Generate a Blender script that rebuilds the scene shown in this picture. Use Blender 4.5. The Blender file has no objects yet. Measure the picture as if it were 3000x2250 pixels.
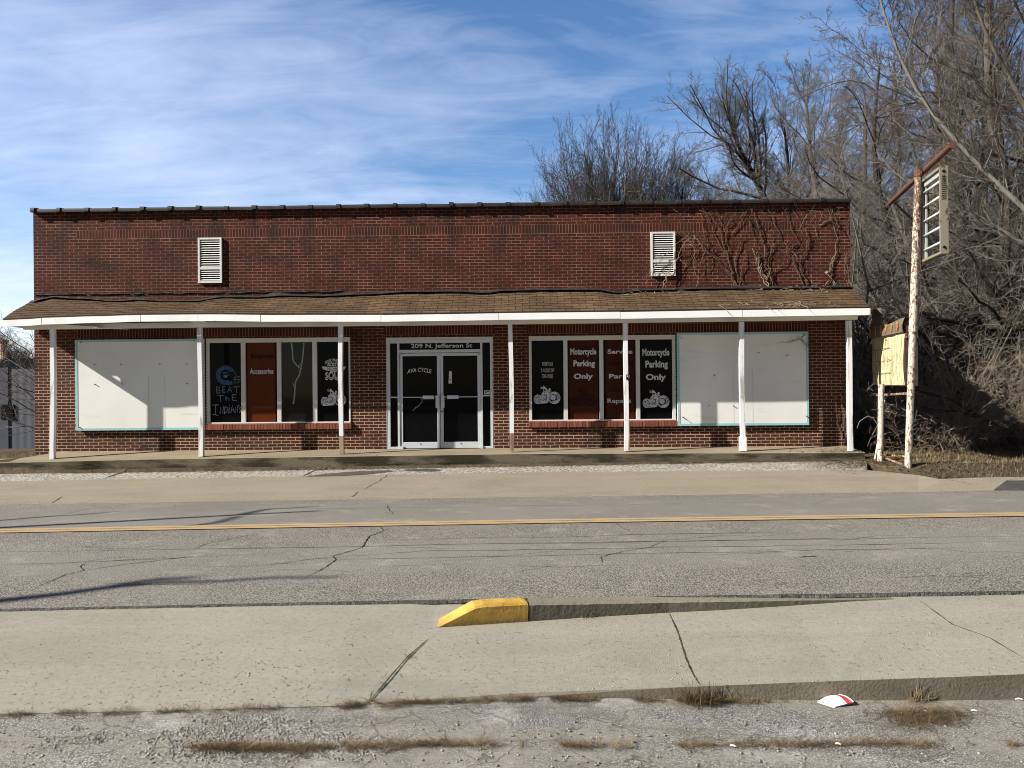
import bpy, math, random
import numpy as np
from mathutils import Vector, Matrix
from mathutils import noise as mn0
from mathutils.bvhtree import BVHTree
sc = bpy.context.scene
col = sc.collection
rad = math.radians
# ------------------------------------------------------------------ camera
TH, RL, FP, CY, EZ = rad(1.07), .0088, 2250., -17.2, 1.44
FW = Vector((-math.sin(TH), math.cos(TH), 0)); R0 = Vector((math.cos(TH), math.sin(TH), 0)); UP = Vector((0, 0, 1))
AX = R0*math.cos(RL) - UP*math.sin(RL); AY = R0*math.sin(RL) + UP*math.cos(RL)
CAM = Vector((0, CY, EZ))
cam = bpy.data.cameras.new('camera'); cam.lens = 27.0; cam.sensor_width = 36.0; cam.clip_end = 2000; cam.clip_start = .1
co = bpy.data.objects.new('camera', cam); col.objects.link(co); sc.camera = co
m = Matrix((AX, AY, -FW)).transposed().to_4x4(); m.translation = CAM; co.matrix_world = m
# ------------------------------------------------------------------ sky and sun
SUN_EL, SUN_AZ = 32.0, 18.0           # sunlight travels towards +X and a little +Y
world = bpy.data.worlds.new('World'); sc.world = world; world.use_nodes = True
sc.view_settings.view_transform = 'Standard'; sc.view_settings.look = 'None'; sc.view_settings.gamma = 1
sc.cycles.filter_width = 1.0
sc.view_settings.exposure = 1.16
nt = world.node_tree; N = nt.nodes; L = nt.links
bg = N['Background']; bg.inputs[1].default_value = .070
sky = N.new('ShaderNodeTexSky'); sky.sky_type = 'NISHITA'; sky.sun_disc = False
sky.sun_elevation = rad(SUN_EL); sky.altitude = 300; sky.air_density = 1.0; sky.dust_density = .25; sky.ozone_density = 2.0
sdir = Vector((-math.cos(rad(SUN_AZ)), -math.sin(rad(SUN_AZ)), 0))
sky.sun_rotation = math.atan2(sdir.x, sdir.y)
tc = N.new('ShaderNodeTexCoord'); sp = N.new('ShaderNodeSeparateXYZ'); L.new(tc.outputs['Generated'], sp.inputs[0])
def wmath(op, a, b=None, c=None, clamp=False):
    n = N.new('ShaderNodeMath'); n.operation = op; n.use_clamp = clamp
    for i, v in enumerate((a, b, c)):
        if v is None: continue
        if isinstance(v, (int, float)): n.inputs[i].default_value = v
        else: L.new(v, n.inputs[i])
    return n.outputs[0]
zc = wmath('MAXIMUM', sp.outputs[2], 0.02)
zz = wmath('ADD', zc, .12)
cb = N.new('ShaderNodeCombineXYZ'); L.new(wmath('DIVIDE', sp.outputs[0], zz), cb.inputs[0]); L.new(wmath('DIVIDE', sp.outputs[1], zz), cb.inputs[1])
def cloud(scale, rot, sx, sy, detail, dist, loc):
    mp = N.new('ShaderNodeMapping'); L.new(cb.outputs[0], mp.inputs[0])
    mp.inputs['Rotation'].default_value = (0, 0, rad(rot)); mp.inputs['Scale'].default_value = (sx, sy, 1); mp.inputs['Location'].default_value = loc
    n = N.new('ShaderNodeTexNoise'); n.inputs['Scale'].default_value = scale; n.inputs['Detail'].default_value = detail
    n.inputs['Roughness'].default_value = .6; n.inputs['Distortion'].default_value = dist; L.new(mp.outputs[0], n.inputs[0]); return n.outputs[0]
c1 = cloud(1.1, 24, .8, 1.35, 9, 1.0, (3.1, .4, 0)); c2 = cloud(3.6, 20, .55, 1.5, 10, 1.2, (1.7, 5.2, 0)); c3 = cloud(.75, 0, 1, 1, 4, .5, (7.3, 2.0, 0))
s = wmath('ADD', wmath('MULTIPLY', c1, .55), wmath('MULTIPLY', c2, .33)); s = wmath('ADD', s, wmath('MULTIPLY', c3, .45))
# thicker veil toward the horizon and toward the sun's side
s = wmath('ADD', s, wmath('MULTIPLY', sp.outputs[0], -.16)); s = wmath('ADD', s, wmath('MULTIPLY', zc, -.28))
cl = wmath('MULTIPLY', wmath('SUBTRACT', s, .46), 1.9, clamp=True)
cl = wmath('MULTIPLY', cl, wmath('MULTIPLY', wmath('ADD', sp.outputs[1], .12), 3.2, clamp=True)); mx = N.new('ShaderNodeMix'); mx.data_type = 'RGBA'; L.new(wmath('MULTIPLY', cl, .72), mx.inputs[0])
hs = N.new('ShaderNodeHueSaturation'); hs.inputs['Saturation'].default_value = 1.22; hs.inputs['Value'].default_value = .85; L.new(sky.outputs[0], hs.inputs['Color'])
L.new(hs.outputs[0], mx.inputs[6]); mx.inputs[7].default_value = (5.0, 5.9, 7.2, 1)
nf = wmath('MULTIPLY_ADD', wmath('MULTIPLY', wmath('ADD', sp.outputs[1], .15), 2.0, clamp=True), .72, .50)  # added ramp: sky dimmed southward, lifted northward, to cut fill on the facade
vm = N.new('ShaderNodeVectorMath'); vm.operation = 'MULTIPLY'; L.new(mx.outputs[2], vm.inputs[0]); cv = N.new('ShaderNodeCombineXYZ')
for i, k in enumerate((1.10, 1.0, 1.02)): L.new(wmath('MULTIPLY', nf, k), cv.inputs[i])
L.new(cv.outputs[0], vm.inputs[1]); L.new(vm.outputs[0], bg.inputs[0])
sl = bpy.data.lights.new('sun', 'SUN'); sl.energy = 5.0; sl.angle = rad(.5); sl.color = (1, .94, .85)
so = bpy.data.objects.new('sun', sl); col.objects.link(so)
tv = Vector((math.cos(rad(SUN_AZ))*math.cos(rad(SUN_EL)), math.sin(rad(SUN_AZ))*math.cos(rad(SUN_EL)), -math.sin(rad(SUN_EL))))
so.rotation_euler = tv.to_track_quat('-Z', 'Y').to_euler()
# ------------------------------------------------------------------ survey helpers: photo sight-lines to metres
def ray(x, y): return (FW + AX*((x-1500)/FP) + AY*((1125-y)/FP))
def F(x, y, Y=0.):
    d = ray(x, y); return CAM + d*((Y-CY)/d.y)
def G(x, y, z):
    d = ray(x, y); return CAM + d*((z-EZ)/d.z)
def D(x, y, dep): return CAM + ray(x, y)*dep
def VP(x, y, A, B):
    n = Vector(((B-A).y, -(B-A).x, 0)); d = ray(x, y); return CAM + d*((A-CAM).dot(n)/d.dot(n))
# ------------------------------------------------------------------ material helper
class MT:
    def __init__(s, name, rough=.8, spec=.3):
        s.m = bpy.data.materials.new(name); s.m.use_nodes = True; s.n = s.m.node_tree.nodes; s.l = s.m.node_tree.links
        s.b = s.n['Principled BSDF']; s.b.inputs['Roughness'].default_value = rough; s.b.inputs['Specular IOR Level'].default_value = spec
        s.pos = None
    def P(s):
        if s.pos is None: s.pos = s.n.new('ShaderNodeNewGeometry').outputs['Position']
        return s.pos
    def O(s): return s.n.new('ShaderNodeTexCoord').outputs['Object']
    def sep(s, v): n = s.n.new('ShaderNodeSeparateXYZ'); s.l.new(v, n.inputs[0]); return n.outputs
    def comb(s, x, y, z=0.):
        n = s.n.new('ShaderNodeCombineXYZ')
        for i, v in enumerate((x, y, z)): s.put(n.inputs[i], v)
        return n.outputs[0]
    def put(s, inp, v):
        if isinstance(v, (int, float)): inp.default_value = v
        elif isinstance(v, (tuple, list)): inp.default_value = tuple(v) + ((1,) if len(v) == 3 and len(inp.default_value) == 4 else ())
        else: s.l.new(v, inp)
    def map(s, v, scale=(1, 1, 1), rot=(0, 0, 0), loc=(0, 0, 0)):
        n = s.n.new('ShaderNodeMapping'); s.l.new(v, n.inputs[0]); n.inputs['Scale'].default_value = scale; n.inputs['Rotation'].default_value = rot; n.inputs['Location'].default_value = loc; return n.outputs[0]
    def noise(s, v, scale, detail=4, rough=.6, dist=0.):
        n = s.n.new('ShaderNodeTexNoise'); s.l.new(v, n.inputs[0]); n.inputs['Scale'].default_value = scale; n.inputs['Detail'].default_value = detail; n.inputs['Roughness'].default_value = rough; n.inputs['Distortion'].default_value = dist; return n.outputs[0]
    def vor(s, v, scale, feat='F1', out=0):
        n = s.n.new('ShaderNodeTexVoronoi'); s.l.new(v, n.inputs[0]); n.inputs['Scale'].default_value = scale; n.feature = feat; return n.outputs[out]
    def math(s, op, a, b=0., c=0., clamp=False):
        n = s.n.new('ShaderNodeMath'); n.operation = op; n.use_clamp = clamp
        for i, v in enumerate((a, b, c)): s.put(n.inputs[i], v)
        return n.outputs[0]
    def ramp(s, v, a, b, lo=0., hi=1.):
        n = s.n.new('ShaderNodeMapRange'); s.l.new(v, n.inputs[0]); n.inputs[1].default_value = a; n.inputs[2].default_value = b; n.inputs[3].default_value = lo; n.inputs[4].default_value = hi; return n.outputs[0]
    def mix(s, f, a, b, mode='MIX'):
        n = s.n.new('ShaderNodeMix'); n.data_type = 'RGBA'; n.blend_type = mode; s.put(n.inputs[0], f); s.put(n.inputs[6], a); s.put(n.inputs[7], b); return n.outputs[2]
    def band(s, v, a, b, w=.002):
        return s.math('MULTIPLY', s.ramp(v, a-w, a+w), s.ramp(v, b-w, b+w, 1, 0))
    def color(s, v): s.put(s.b.inputs['Base Color'], v); return s
    def bump(s, h, dist=.01, st=1.):
        n = s.n.new('ShaderNodeBump'); s.l.new(h, n.inputs['Height']); n.inputs['Distance'].default_value = dist; n.inputs['Strength'].default_value = st; s.l.new(n.outputs[0], s.b.inputs['Normal']); return s
def plain(name, c, rough=.7, spec=.3, var=.15, sc_=6., metal=0.):
    t = MT(name, rough, spec); n = t.noise(t.P(), sc_, 5)
    t.color(t.mix(t.ramp(n, .3, .7), [x*(1-var) for x in c], [x*(1+var) for x in c])); t.b.inputs['Metallic'].default_value = metal; return t.m
# ------------------------------------------------------------------ materials
def mk_brick(name, zsold, rng, xlint=True, dim=1.):
    t = MT(name, .9, .2); x, y, z = t.sep(t.P())[:]
    w = t.noise(t.P(), 3., 2); wz = t.math('MULTIPLY', t.math('SUBTRACT', w, .5), .018)
    xx = t.math('ADD', x, y); zz = t.math('ADD', z, wz)
    def br(v):
        n = t.n.new('ShaderNodeTexBrick'); t.l.new(v, n.inputs[0]); n.inputs['Scale'].default_value = 1; n.inputs['Brick Width'].default_value = .2085; n.inputs['Row Height'].default_value = .0695
        n.inputs['Mortar Size'].default_value = .0058; n.inputs['Mortar Smooth'].default_value = .15; n.inputs['Bias'].default_value = 0
        n.inputs['Color1'].default_value = (0, 0, 0, 1); n.inputs['Color2'].default_value = (1, 1, 1, 1); n.inputs['Mortar'].default_value = (.5, .5, .5, 1); return n
    b1 = br(t.comb(xx, zz)); b2 = br(t.comb(t.math('SUBTRACT', z, zsold-.0), x)); b2.offset = 0.
    zb = t.math('ADD', zz, 0.)
    m1 = t.math('MULTIPLY', t.band(z, zsold, zsold+.2085), t.band(x, rng[0], rng[1]))
    b3 = br(t.comb(t.math('SUBTRACT', z, 2.555), x)); b3.offset = 0.
    ml = t.band(z, 2.555, 2.7635)
    if xlint:
        xm = t.math('ADD', t.math('ADD', t.band(x, -10.16, -3.93), t.band(x, -3.18, -.70)), t.band(x, .03, 6.27)); ml = t.math('MULTIPLY', ml, xm)
    fac = t.math('ADD', t.math('MULTIPLY', b1.outputs['Fac'], t.math('SUBTRACT', 1, t.math('ADD', m1, ml))), t.math('ADD', t.math('MULTIPLY', b2.outputs['Fac'], m1), t.math('MULTIPLY', b3.outputs['Fac'], ml)))
    tone = t.mix(m1, b1.outputs['Color'], b2.outputs['Color']); tone = t.mix(ml, tone, b3.outputs['Color'])
    n1 = t.noise(t.P(), 45, 4, .7); n2 = t.noise(t.map(t.P(), (1, 1, 1.6)), 1.1, 6, .65); n3 = t.noise(t.map(t.P(), (1, 1, .35)), 2.6, 5, .6)
    bc = t.mix(tone, [.048*dim, .0078*dim, .0045*dim], [.104*dim, .0185*dim, .0105*dim])
    bc = t.mix(t.ramp(n1, .35, .7), bc, [.030*dim, .0075*dim, .005*dim])
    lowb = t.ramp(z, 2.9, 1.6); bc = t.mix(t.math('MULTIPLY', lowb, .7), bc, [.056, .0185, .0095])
    bc = t.mix(t.ramp(n1, .5, .9, 0, .5), bc, [.028, .009, .007])
    # soot and water stains under the coping and in irregular patches
    st = t.math('MULTIPLY', t.ramp(n3, .48, .62), t.ramp(z, 3.2, 5.1)); st2 = t.math('MULTIPLY', t.ramp(n2, .53, .66), .85); st = t.math('MAXIMUM', st, st2)
    mo = t.mix(t.ramp(t.noise(t.P(), 2.3, 5), .35, .65), [.115, .062, .040], [.24, .145, .098])
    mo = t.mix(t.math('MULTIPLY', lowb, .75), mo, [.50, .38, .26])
    eff = t.math('MULTIPLY', t.ramp(t.noise(t.map(t.P(), (1, 1, .5)), 5, 6, .7), .66, .72), t.ramp(z, .9, .2)); 
    bc = t.mix(t.math('MULTIPLY', eff, .5), bc, [.4, .3, .22])
    bc = t.mix(t.math('MULTIPLY', st, .85), bc, [.015, .009, .0075]); mo = t.mix(t.math('MULTIPLY', st, .75), mo, [.04, .027, .021])
    t.color(t.mix(fac, bc, mo))
    h = t.math('SUBTRACT', t.math('MULTIPLY', n1, .35), fac); return t.bump(h, .008, .8).m
M = {}
M['brick'] = mk_brick('brick_wall', 4.80, (-10.15, 6.22))
M['brick_old'] = mk_brick('brick_rear', 40., (0, 0), False, .9)
def mk_conc(name, c, stain, gr=.5, dark=.35, speck=140):
    t = MT(name, .9, .25); p = t.P()
    n = t.noise(p, .7, 6, .6); n2 = t.noise(t.map(p, (.25, 1, 1)), 3., 5, .6); f = t.noise(p, speck, 3, .8); v = t.vor(p, speck*.9)
    c0 = t.mix(t.ramp(n, .3, .7), [x*.86 for x in c], [x*1.1 for x in c]); c0 = t.mix(t.ramp(n2, .42, .66, 0, .75), c0, stain)
    c0 = t.mix(t.ramp(f, .35, .7), t.mix(.28*gr*2, c0, [x*dark for x in c]), c0); c0 = t.mix(t.ramp(v, .05, .22, .35*gr*2, 0), c0, [x*1.5 for x in c])
    c0 = t.mix(t.ramp(t.noise(p, 26, 5, .75), .42, .66, 0, .38), c0, [x*.55 for x in c]); c0 = t.mix(t.ramp(t.noise(t.map(p, (1, .5, 1)), 1.7, 7, .75), .58, .70, 0, .45), c0, [x*.62 for x in c]); pit = t.ramp(t.noise(p, 33, 2, .5), .64, .70, 0, .7); c0 = t.mix(pit, c0, [x*.4 for x in c])
    t.color(c0); return t.bump(t.math('ADD', f, t.math('MULTIPLY', v, .6)), .004, .6).m
M['apron'] = mk_conc('apron_concrete', (.225, .197, .147), (.26, .225, .16), .3, .6, 60)
M['walk'] = mk_conc('sidewalk_concrete', (.262, .243, .195), (.31, .285, .225), .42, .5, 120)
M['slab'] = mk_conc('porch_concrete', (.25, .205, .135), (.15, .13, .09), .4, .6, 70)
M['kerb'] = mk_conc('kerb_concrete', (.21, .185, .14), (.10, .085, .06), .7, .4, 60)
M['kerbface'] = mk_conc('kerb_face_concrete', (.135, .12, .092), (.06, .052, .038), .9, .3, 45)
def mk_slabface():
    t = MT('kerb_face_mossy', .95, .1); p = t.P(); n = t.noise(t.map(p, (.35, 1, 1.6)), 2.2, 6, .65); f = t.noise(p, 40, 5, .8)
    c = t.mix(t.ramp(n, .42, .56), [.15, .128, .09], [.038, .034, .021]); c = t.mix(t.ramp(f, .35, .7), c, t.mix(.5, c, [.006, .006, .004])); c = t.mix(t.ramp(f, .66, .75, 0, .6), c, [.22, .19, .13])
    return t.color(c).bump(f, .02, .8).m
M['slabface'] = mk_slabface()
def mk_asph(name, road=False, light=(.30, .28, .25), mid=(.15, .145, .135), dark=(.045, .044, .044), sc_=95, patchy=.5):
    t = MT(name, .9, .2); p = t.P(); x, y, z = t.sep(p)[:]
    v = t.vor(p, sc_, out=1); vd = t.vor(p, sc_); g = t.sep(v)[0]; big = t.noise(p, .9, 5, .6); fine = t.noise(p, sc_*2.3, 2, .8)
    c = t.mix(t.ramp(g, .15, .95), mid, light); c = t.mix(t.ramp(vd, .35, .62), c, dark); c = t.mix(t.ramp(fine, .38, .62, .5, 0), c, dark)
    if road:
        u = t.math('SUBTRACT', y, t.math('MULTIPLY', x, .0507)); u = t.math('ADD', u, t.math('MULTIPLY', t.math('SUBTRACT', t.noise(t.map(p, (.25, 1, 1)), 1.2, 4), .5), .5))
        wn = t.noise(t.map(p, (.12, 3.0, 1), (0, 0, rad(-2.9))), 3, 6, .6)
        w = None
        for a, b, k in ((-10.1, -8.75, .62), (-7.75, -5.6, .68)):
            bb = t.math('MULTIPLY', t.math('MULTIPLY', t.ramp(u, a-.25, a+.3), t.ramp(u, b-.3, b+.25, 1, 0)), k); w = bb if w is None else t.math('MAXIMUM', w, bb)
        w = t.math('MULTIPLY', w, t.ramp(wn, .25, .7, .65, 1.1))
        c = t.mix(w, c, t.mix(t.ramp(fine, .3, .7), [.115, .107, .095], [.215, .200, .172])); c = t.mix(t.ramp(wn, .60, .68, 0, .30), c, [.075, .072, .068])
    c = t.mix(t.ramp(big, .4, .7, 0, patchy), c, mid); c = t.mix(t.ramp(t.noise(p, 2.6, 6, .7), .55, .75, 0, .35), c, [q*1.1 for q in light])
    t.color(c); return t.bump(t.math('SUBTRACT', t.math('MULTIPLY', fine, .4), vd), .005, .7).m
M['road'] = mk_asph('road_asphalt', True, (.37, .335, .28), (.245, .222, .185), (.075, .068, .058), 70, .3)
M['roadedge'] = mk_asph('asphalt_broken_edge', False, (.20, .185, .165), (.10, .095, .088), (.03, .03, .028), 90)
M['lot'] = mk_asph('bleached_lot_paving', False, (.55, .53, .47), (.38, .36, .31), (.12, .11, .09), 22, .25)
def mk_fore():
    t = MT('old_gravelly_pavement', .95, .15); p = t.P(); v = t.vor(p, 130, out=1); vd = t.vor(p, 130); g = t.sep(v)[0]; f = t.noise(p, 200, 3, .8); m = t.noise(p, 30, 5, .75)
    ag = t.mix(t.ramp(g, .1, .9), [.20, .19, .17], [.50, .475, .43]); ag = t.mix(t.ramp(vd, .36, .58), ag, [.085, .08, .072])
    sand = t.mix(t.ramp(f, .3, .7), [.17, .155, .125], [.31, .285, .235]); sand = t.mix(t.ramp(m, .46, .66, 0, .65), sand, [.115, .10, .078])
    big = t.ramp(t.noise(t.map(p, (.7, 1.2, 1), (0, 0, 0), (3.3, 1.1, 0)), 1.3, 8, .75), .36, .58); c = t.mix(big, sand, ag)
    wh = t.ramp(t.noise(p, 1.7, 6, .65), .55, .66, 0, .40); c = t.mix(wh, c, t.mix(.5, c, [.66, .64, .59]))
    dk = t.ramp(t.noise(t.map(p, (.6, 2, 1)), 2.2, 8, .78), .52, .68, 0, .75); c = t.mix(dk, c, [.085, .072, .052])
    wob = t.n.new('ShaderNodeVectorMath'); wob.operation = 'ADD'; sc2 = t.n.new('ShaderNodeVectorMath'); sc2.operation = 'SCALE'; nz = t.n.new('ShaderNodeTexNoise'); t.l.new(p, nz.inputs[0]); nz.inputs['Scale'].default_value = 5; t.l.new(nz.outputs[1], sc2.inputs[0]); sc2.inputs['Scale'].default_value = .22; t.l.new(p, wob.inputs[0]); t.l.new(sc2.outputs[0], wob.inputs[1])
    cr = t.ramp(t.vor(wob.outputs[0], 1.9, 'DISTANCE_TO_EDGE'), .0, .016, .7, 0); c = t.mix(cr, c, [.07, .058, .042])
    t.color(c); return t.bump(t.math('SUBTRACT', t.math('MULTIPLY', f, .5), t.math('MULTIPLY', vd, big)), .005, .7).m
M['fore'] = mk_fore()
M['darkpatch'] = mk_asph('asphalt_patch', False, (.13, .115, .095), (.09, .08, .068), (.04, .036, .03), 60)
M['darklid'] = plain('iron_lid', (.05, .047, .042), .8)
M['ramp'] = mk_asph('ramp_patch', False, (.10, .095, .09), (.075, .07, .066), (.03, .03, .03), 60)
def mk_ground():
    t = MT('leaf_litter_ground', .95, .1); p = t.P(); n = t.noise(p, .8, 6, .65); f = t.noise(p, 14, 5, .8)
    c = t.mix(t.ramp(n, .35, .65), [.075, .058, .036], [.15, .12, .075]); return t.color(t.mix(t.ramp(f, .35, .7), c, [.035, .026, .017])).bump(f, .05, .8).m
M['ground'] = mk_ground()
M['verge'] = mk_ground()
M['tarstreak'] = plain('tar_streak', (.10, .095, .09), .9, .1, .3, 12); M['crack'] = plain('crack_dirt', (.022, .019, .016), 1, 0)
M['joint'] = plain('joint_dirt', (.06, .05, .038), 1, 0, .5, 20)
def mk_paint(name, c, wear, under, sc_=9, st=(1, 1, 1), amt=.5, rough=.6):
    t = MT(name, rough, .3); p = t.P(); n = t.noise(t.map(p, st), sc_, 6, .7, .3); b = t.noise(p, 1.5, 4)
    c0 = t.mix(t.ramp(b, .3, .7), [x*.9 for x in c], c); t.color(t.mix(t.ramp(n, wear, wear+.08, 0, amt), c0, under)); return t.bump(n, .003, .5).m
M['white'] = mk_paint('white_trim_paint', (.86, .86, .85), .68, (.5, .46, .4), 7, (.4, 1, 1), .5)
M['post'] = mk_paint('flaking_white_post_paint', (.74, .74, .74), .54, (.27, .25, .22), 9, (1, 1, .12), .8)
M['bare'] = mk_paint('bare_weathered_wood', (.33, .235, .155), .5, (.15, .10, .065), 10, (1, 1, .12), .8, .9)
M['soffit'] = mk_paint('soffit_paint', (.72, .70, .66), .62, (.42, .36, .29), 5, (.4, 1, 1), .5)
def mk_yel():
    t = MT('yellow_kerb_paint', .75, .25); p = t.P(); n = t.noise(p, 9, 6, .7); f = t.noise(p, 38, 5, .75); b = t.noise(t.map(p, (1, 1, 2.5)), 5, 5, .6)
    c = t.mix(t.ramp(b, .35, .65), [.37, .215, .035], [.52, .33, .07]); c = t.mix(t.ramp(n, .60, .68, 0, .8), c, [.34, .20, .05]); c = t.mix(t.ramp(f, .61, .65, 0, .85), c, [.17, .14, .09]); c = t.mix(t.math('MULTIPLY', t.ramp(t.sep(p)[2], -.335, -.38), t.ramp(f, .3, .6)), c, [.13, .10, .06])
    return t.color(c).bump(t.math('ADD', n, t.math('MULTIPLY', f, .5)), .012, .8).m
M['yellow'] = mk_yel()
M['line'] = mk_paint('yellow_road_line', (.42, .26, .085), .44, (.27, .22, .16), 26, (.4, 1, 1), .85, .8)
M['frame'] = mk_paint('window_frame_paint', (.58, .56, .52), .6, (.40, .36, .31), 6, (1, 1, .5), .4)
M['alu'] = plain('aluminium', (.50, .52, .55), .42, .5, .07, 3)
M['alu2'] = plain('aluminium_dull', (.30, .31, .33), .5, .4, .1, 3)
M['vent'] = mk_paint('vent_paint', (.66, .66, .62), .58, (.30, .26, .2), 14, (1, 1, .5), .5)
M['black'] = plain('dark_void', (.006, .006, .006), .9, .05)
M['teal'] = mk_paint('teal_trim_paint', (.27, .50, .53), .62, (.2, .32, .33), 14, (1, 1, 1), .5)
def mk_board():
    t = MT('white_board', .75, .2); p = t.P(); n = t.noise(t.map(p, (1, 1, .6)), .9, 6, .6); sm = t.noise(t.map(p, (.35, 1, 2.2)), 4, 6, .7, .6)
    c = t.mix(t.ramp(n, .3, .7), [.62, .62, .59], [.70, .70, .67]); return t.color(t.mix(t.ramp(sm, .58, .74, 0, .35), c, [.36, .345, .31])).m
M['board'] = mk_board()
def mk_glass(name, c, rough=.06, spec=.12):
    t = MT(name, rough, spec); n = t.noise(t.P(), 3, 4); t.color(t.mix(t.ramp(n, .4, .8), c, [x*1.25+.0008 for x in c])); return t.m
M['glass'] = mk_glass('dark_window_glass', (.003, .003, .0035), .07, .08); M['glass_r'] = mk_glass('clear_window_glass', (.006, .0065, .006), .05, .28)
M['orange'] = mk_glass('orange_window_film', (.080, .0165, .003), .35, .1)
M['orange2'] = mk_glass('dull_orange_window_film', (.042, .0085, .002), .35, .1)
M['letter'] = plain('pale_vinyl_letters', (.50, .50, .51), .7, .2, .06, 20)
M['letterdark'] = plain('faded_dark_letters', (.020, .007, .006), .7, .1)
M['letterwht'] = plain('address_letters', (.55, .54, .51), .7, .2, .06)
M['inkblack'] = plain('black_ink', (.004, .004, .006), .7, .1)
def mk_chalk(name, c):
    t = MT(name, .9, .1); n = t.noise(t.P(), 35, 4, .7); return t.color(t.mix(t.ramp(n, .35, .65), [x*.45 for x in c], c)).m
M['chalk'] = mk_chalk('blue_window_chalk', (.14, .20, .32)); M['chalkw'] = mk_chalk('grey_window_chalk', (.26, .28, .34)); M['helmet'] = mk_chalk('blue_window_paint', (.055, .105, .20))
M['peel'] = mk_chalk('peeled_film', (.34, .33, .30))
def mk_shingle():
    t = MT('roof_shingles', .95, .1); uv = t.n.new('ShaderNodeTexCoord').outputs['UV']
    n = t.n.new('ShaderNodeTexBrick'); t.l.new(uv, n.inputs[0]); n.inputs['Scale'].default_value = 1; n.inputs['Brick Width'].default_value = .305; n.inputs['Row Height'].default_value = .125
    n.inputs['Mortar Size'].default_value = .006; n.inputs['Mortar Smooth'].default_value = 0; n.inputs['Color1'].default_value = (0, 0, 0, 1); n.inputs['Color2'].default_value = (1, 1, 1, 1); n.inputs['Mortar'].default_value = (.5, .5, .5, 1)
    g = t.noise(t.P(), 120, 3, .8); b = t.noise(t.P(), 1.1, 5, .6)
    c = t.mix(n.outputs['Color'], [.082, .050, .026], [.150, .096, .052]); c = t.mix(t.ramp(g, .35, .65, .45, 0), c, [.06, .04, .024]); c = t.mix(t.ramp(b, .40, .62, 0, .6), c, [.060, .042, .027])
    sx = t.ramp(t.sep(t.P())[0], -5.5, -9.5, 0, .55); c = t.mix(sx, c, [.075, .047, .028])
    c = t.mix(n.outputs['Fac'], c, [.018, .012, .008]); return t.color(c).bump(t.math('SUBTRACT', g, n.outputs['Fac']), .006, .7).m
M['shingle'] = mk_shingle()
M['tar'] = mk_paint('torn_roofing_felt', (.018, .015, .014), .56, (.075, .062, .056), 9, (1, 1, 1), .7, .8)
def mk_cop():
    t = MT('glazed_coping_tile', .6, .3); n = t.noise(t.P(), 4, 5); n2 = t.noise(t.P(), 22, 4); c = t.mix(t.ramp(n, .35, .7), [.012, .010, .009], [.030, .026, .024]); return t.color(t.mix(t.ramp(n2, .6, .75, 0, .6), c, [.14, .12, .11])).m
M['coping'] = mk_cop()
def mk_sill():
    t = MT('sill_brick', .9, .2); x = t.sep(t.P())[0]; w = t.n.new('ShaderNodeTexWhiteNoise'); w.noise_dimensions = '1D'; t.l.new(t.math('FLOOR', t.math('DIVIDE', x, .0695)), w.inputs['W'])
    f = t.noise(t.P(), 50, 4, .7); c = t.mix(w.outputs[0], [.155, .045, .028], [.255, .088, .052]); return t.color(t.mix(t.ramp(f, .4, .8, 0, .6), c, [.09, .03, .022])).m
M['sillbrick'] = mk_sill()
M['mortar'] = plain('mortar', (.13, .10, .08), .95, .1, .4, 8)
def mk_bark(name, a, b, sc_=14, k=.62):
    a = [q*k for q in a]; b = [q*k for q in b]
    t = MT(name, .95, .1); p = t.P(); n = t.noise(t.map(p, (1, 1, .3)), sc_, 5, .7); n2 = t.noise(p, .7, 3)
    return t.color(t.mix(t.ramp(n2, .35, .65, 0, .45), t.mix(t.ramp(n, .35, .65), a, b), [(x+y)*.42 for x, y in zip(a, b)])).bump(n, .01, .5).m
M['bark_grey'] = mk_bark('grey_bark', (.085, .071, .058), (.19, .165, .138)); M['bark_dark'] = mk_bark('dark_bark', (.035, .028, .023), (.085, .070, .056))
M['bark_pale'] = mk_bark('pale_bark', (.17, .155, .135), (.30, .275, .245)); M['twig_grey'] = mk_bark('grey_twigs', (.100, .091, .082), (.19, .174, .158), 3, .85)
M['twig_red'] = mk_bark('reddish_twigs', (.082, .070, .062), (.158, .138, .122), 3, .85); M['twig_dark'] = mk_bark('dark_twigs', (.055, .046, .040), (.115, .098, .084), 3, .8)
M['twig_pale'] = mk_bark('pale_twigs', (.19, .17, .145), (.31, .28, .24), 3)
M['vine'] = mk_bark('dry_vine', (.14, .085, .058), (.27, .185, .13), 8, .72); M['vine_tan'] = mk_bark('tan_vine', (.24, .18, .12), (.42, .33, .23), 8, .75)
M['straw'] = mk_bark('dry_grass', (.10, .075, .04), (.33, .26, .155), 5, .9); M['strawdk'] = mk_bark('dead_weeds', (.060, .042, .024), (.20, .14, .075), 5, .9)
M['leaf'] = mk_bark('dead_leaves', (.07, .05, .032), (.19, .14, .09), 5)
M['brush'] = mk_bark('brush_twigs', (.12, .10, .078), (.33, .28, .22), 4, 1.0)
def mk_rust(name, paint, rust, th, st=(1, 1, .5), sc_=26):
    t = MT(name, .75, .3); p = t.P(); n = t.noise(t.map(p, st), sc_, 6, .75); hz = t.sep(p)[2]; k = t.math('ADD', n, t.ramp(hz, 2.6, 5.6, -.02, .085))
    r = t.mix(t.ramp(t.noise(p, 30, 4), .3, .7), rust, [x*.45 for x in rust]); return t.color(t.mix(t.ramp(k, th, th+.04), paint, r)).bump(n, .003, .6).m
M['pole'] = mk_rust('rusty_cream_paint', (.46, .41, .33), (.14, .068, .04), .505); M['rust'] = mk_rust('rusted_steel', (.42, .30, .2), (.13, .052, .030), .44)
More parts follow.
